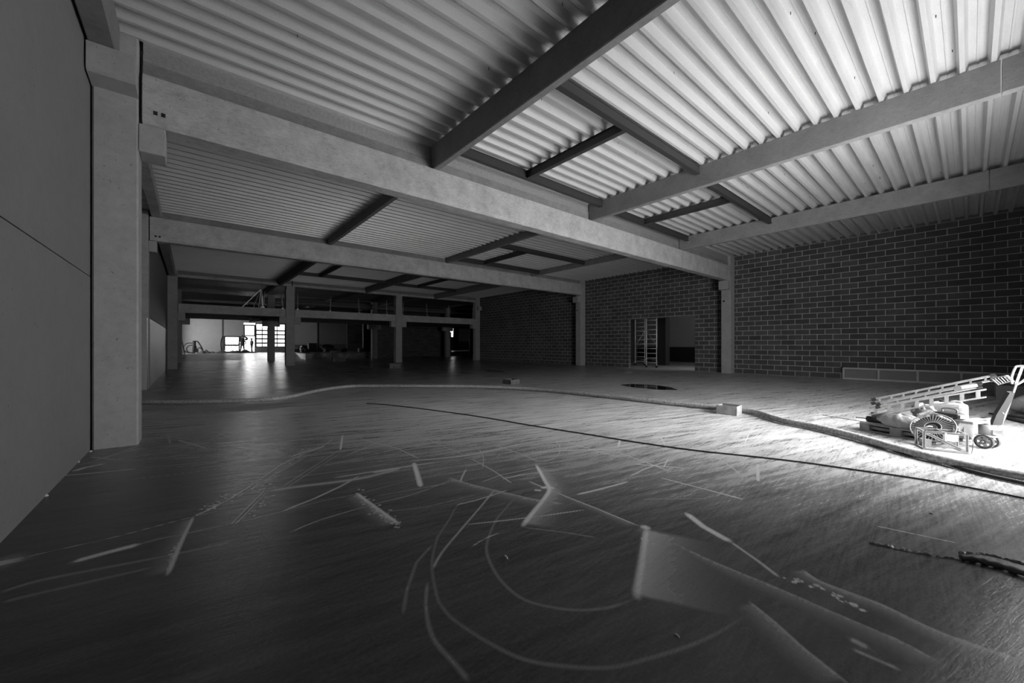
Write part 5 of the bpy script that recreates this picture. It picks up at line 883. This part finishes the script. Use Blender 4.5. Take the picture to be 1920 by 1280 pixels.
# coiled hoses and cylinder
def U(u, v, Y=55.): q = atY(u, v, Y); return Vector((q.x, Y, q.z))
tag(MB().tube(smooth_path([U(363, 640), U(370, 640), U(375, 646), U(379, 653), U(381, 659)], 6), .055, 8).build('bent_pipe', 'black'), 'black bent hose arching beside the far left wall', 'hose')
t = thing('black_cylinder', (U(364, 660).x, 55, zf), 'upright black drum with hoses by the far left wall', 'drum')
MB().cyl(Vector((U(364, 660).x, 55, zf)), Vector((U(364, 640).x, 55, 1.95)), .16, 14).build('drum_body', 'black', t); B((U(366, 650).x, 54.8, zf), (U(372, 650).x, 55.3, 1.1)).build('base_unit', 'black', t)
for k, (cu, r) in enumerate(((356, .55), (359, .42))):
    c0 = U(cu, 650, 55.6); c0.z = zf+r+.05
    tag(MB().tube([c0+Vector((math.cos(i/24*6.283)*r, .1*k, math.sin(i/24*6.283)*r)) for i in range(24)], .05, 8, closed=True).build('hose_coil', 'black'), ['larger', 'smaller'][k]+' black hose coil standing left of the upright drum', 'hose coil')
tag(MB().tube(smooth_path([U(372, 652, 54.8), U(376, 652, 54.8), U(379, 656, 54.8), U(381, 660, 54.8)], 6), .05, 8).build('bent_pipe', 'black'), 'lower black hose curving from the drum base', 'hose')
tag(MB().tube(smooth_path([U(418, 630, 57.5), U(415, 638, 57.5), U(414.5, 648, 57.5), U(416, 661, 57.5)], 6), .06, 8).build('bent_pipe', 'black'), 'black hose hanging down the post left of the glazed doors', 'hose')
tag(MB().tube(smooth_path([U(455, 629, 58), U(457, 631, 57.4), U(461, 632, 57), U(463.5, 635, 57), U(461, 636.5, 57), U(459, 635, 57)], 5), .1, 10).build('hooked_duct', 'black'), 'dark hooked duct above the head of the stout worker', 'duct')
tag(MB().add([U(418, 660, 56.5)+Vector((0,0,-.02)), U(422, 660, 56.5), U(421.5, 655, 56.5), U(419, 660, 56.2), U(422, 660, 56.1)], [(0,1,2),(3,4,2),(0,3,2),(1,4,2),(0,1,4,3)]).build('plastic_sheet', 'white'), 'small white plastic scrap at the foot of the left glazed door', 'plastic sheet')
# boxes and machines right of the columns
def fbox(name, u0, u1, v0, lab, m, parts=(), Y=52.5, dep=.8, cat='box'):
    a, b = atY(u0, 650, Y).x, atY(u1, 650, Y).x; z1 = atY((u0+u1)/2, v0, Y).z
    t = thing(name, ((a+b)/2, Y, zf), lab, cat)
    B((a, Y, zf+.05), (b, Y+dep, z1)).build('body', m, t, bevel=.02)
    B((a, Y+.1, zf), (a+.12, Y+dep-.1, zf+.05)).build('skid', 'black', t); B((b-.12, Y+.1, zf), (b, Y+dep-.1, zf+.05)).build('skid', 'black', t)
    B((a-.01, Y-.015, z1-.12), (b+.01, Y, z1-.07)).build('top_band', 'steel', t)
    return t
fbox('equipment_box', 551.5, 564, 654, 'low black box right behind the front mezzanine column', 'black')
fbox('equipment_cabinet', 579, 594.5, 643, 'tall black cabinet standing before the far wall', 'black', cat='cabinet')
fbox('mixing_machine', 610, 624, 652, 'low black machine in the middle of the far clutter', 'black', cat='machine')
lump('tarpaulin_heap', (atY(569.5, 655, 54).x, 54.0, zf+.35), .5, .5, .5, 'dark humped tarpaulin on the floor left of the tall black cabinet', 'black', 31, 'tarpaulin')
lump('white_sack', (atY(560, 652, 53).x, 54.6, zf+.3), .35, .3, .35, 'pale sack behind the low black box', 'vest', 33)
lump('tarpaulin_heap', (atY(615, 652, 53).x, 53.4, zf+.55), .85, .5, .4, 'black covered load on top of the low machine', 'black', 35, 'tarpaulin')
lump('white_sack', (atY(607.5, 656, 52.3).x, 52.4, zf+.25), .22, .25, .28, 'small pale sack at the left end of the low machine', 'vest', 36)
for u, lab in ((564.5, 'white canister upright beside the low black box'), (602, 'small pale tub between tall cabinet and low machine'), (672.5, 'white canister near the white pipe on the far wall')):
    q = atY(u, 660, 52.2); t = thing('plastic_canister', (q.x, 52.2, zf), lab, 'canister')
    MB().cyl((q.x, 52.2, zf), (q.x, 52.2, zf+.5), .13, 12).build('body', 'white', t); MB().cyl((q.x, 52.2, zf+.5), (q.x, 52.2, zf+.58), .05, 10).build('cap', 'black', t)
for u, s, lab in ((627.5, .22, 'small black bucket right of the low machine'), (645, .3, 'dark bundle on the floor below the far dark wall'), (599, .28, 'dark bundle beside the tall black cabinet'), (575, .25, 'dark bundle left of the tall black cabinet'), (684, .3, 'dark bundle by the foot of the far block wall')):
    q = atY(u, 660, 51.5); lump('tool_bundle', (q.x, 51.5, zf+s*.7), s*1.4, s, s, lab, 'black', int(u), 'bundle', .3)
for u, v, lab, s in ((866.5, 671, 'small black bundle in the opening with the bright window', .28), (800, 671, 'flat dark board piece at the foot of the block partition', .3)):
    q = atZ(u, v-.6); lump('tool_bundle', (q.x, q.y, s*(.7 if u > 850 else .18)), s*(.8 if u > 850 else 2), s, s*(1.2 if u > 850 else .25), lab, 'black', int(u), 'bundle', .3)
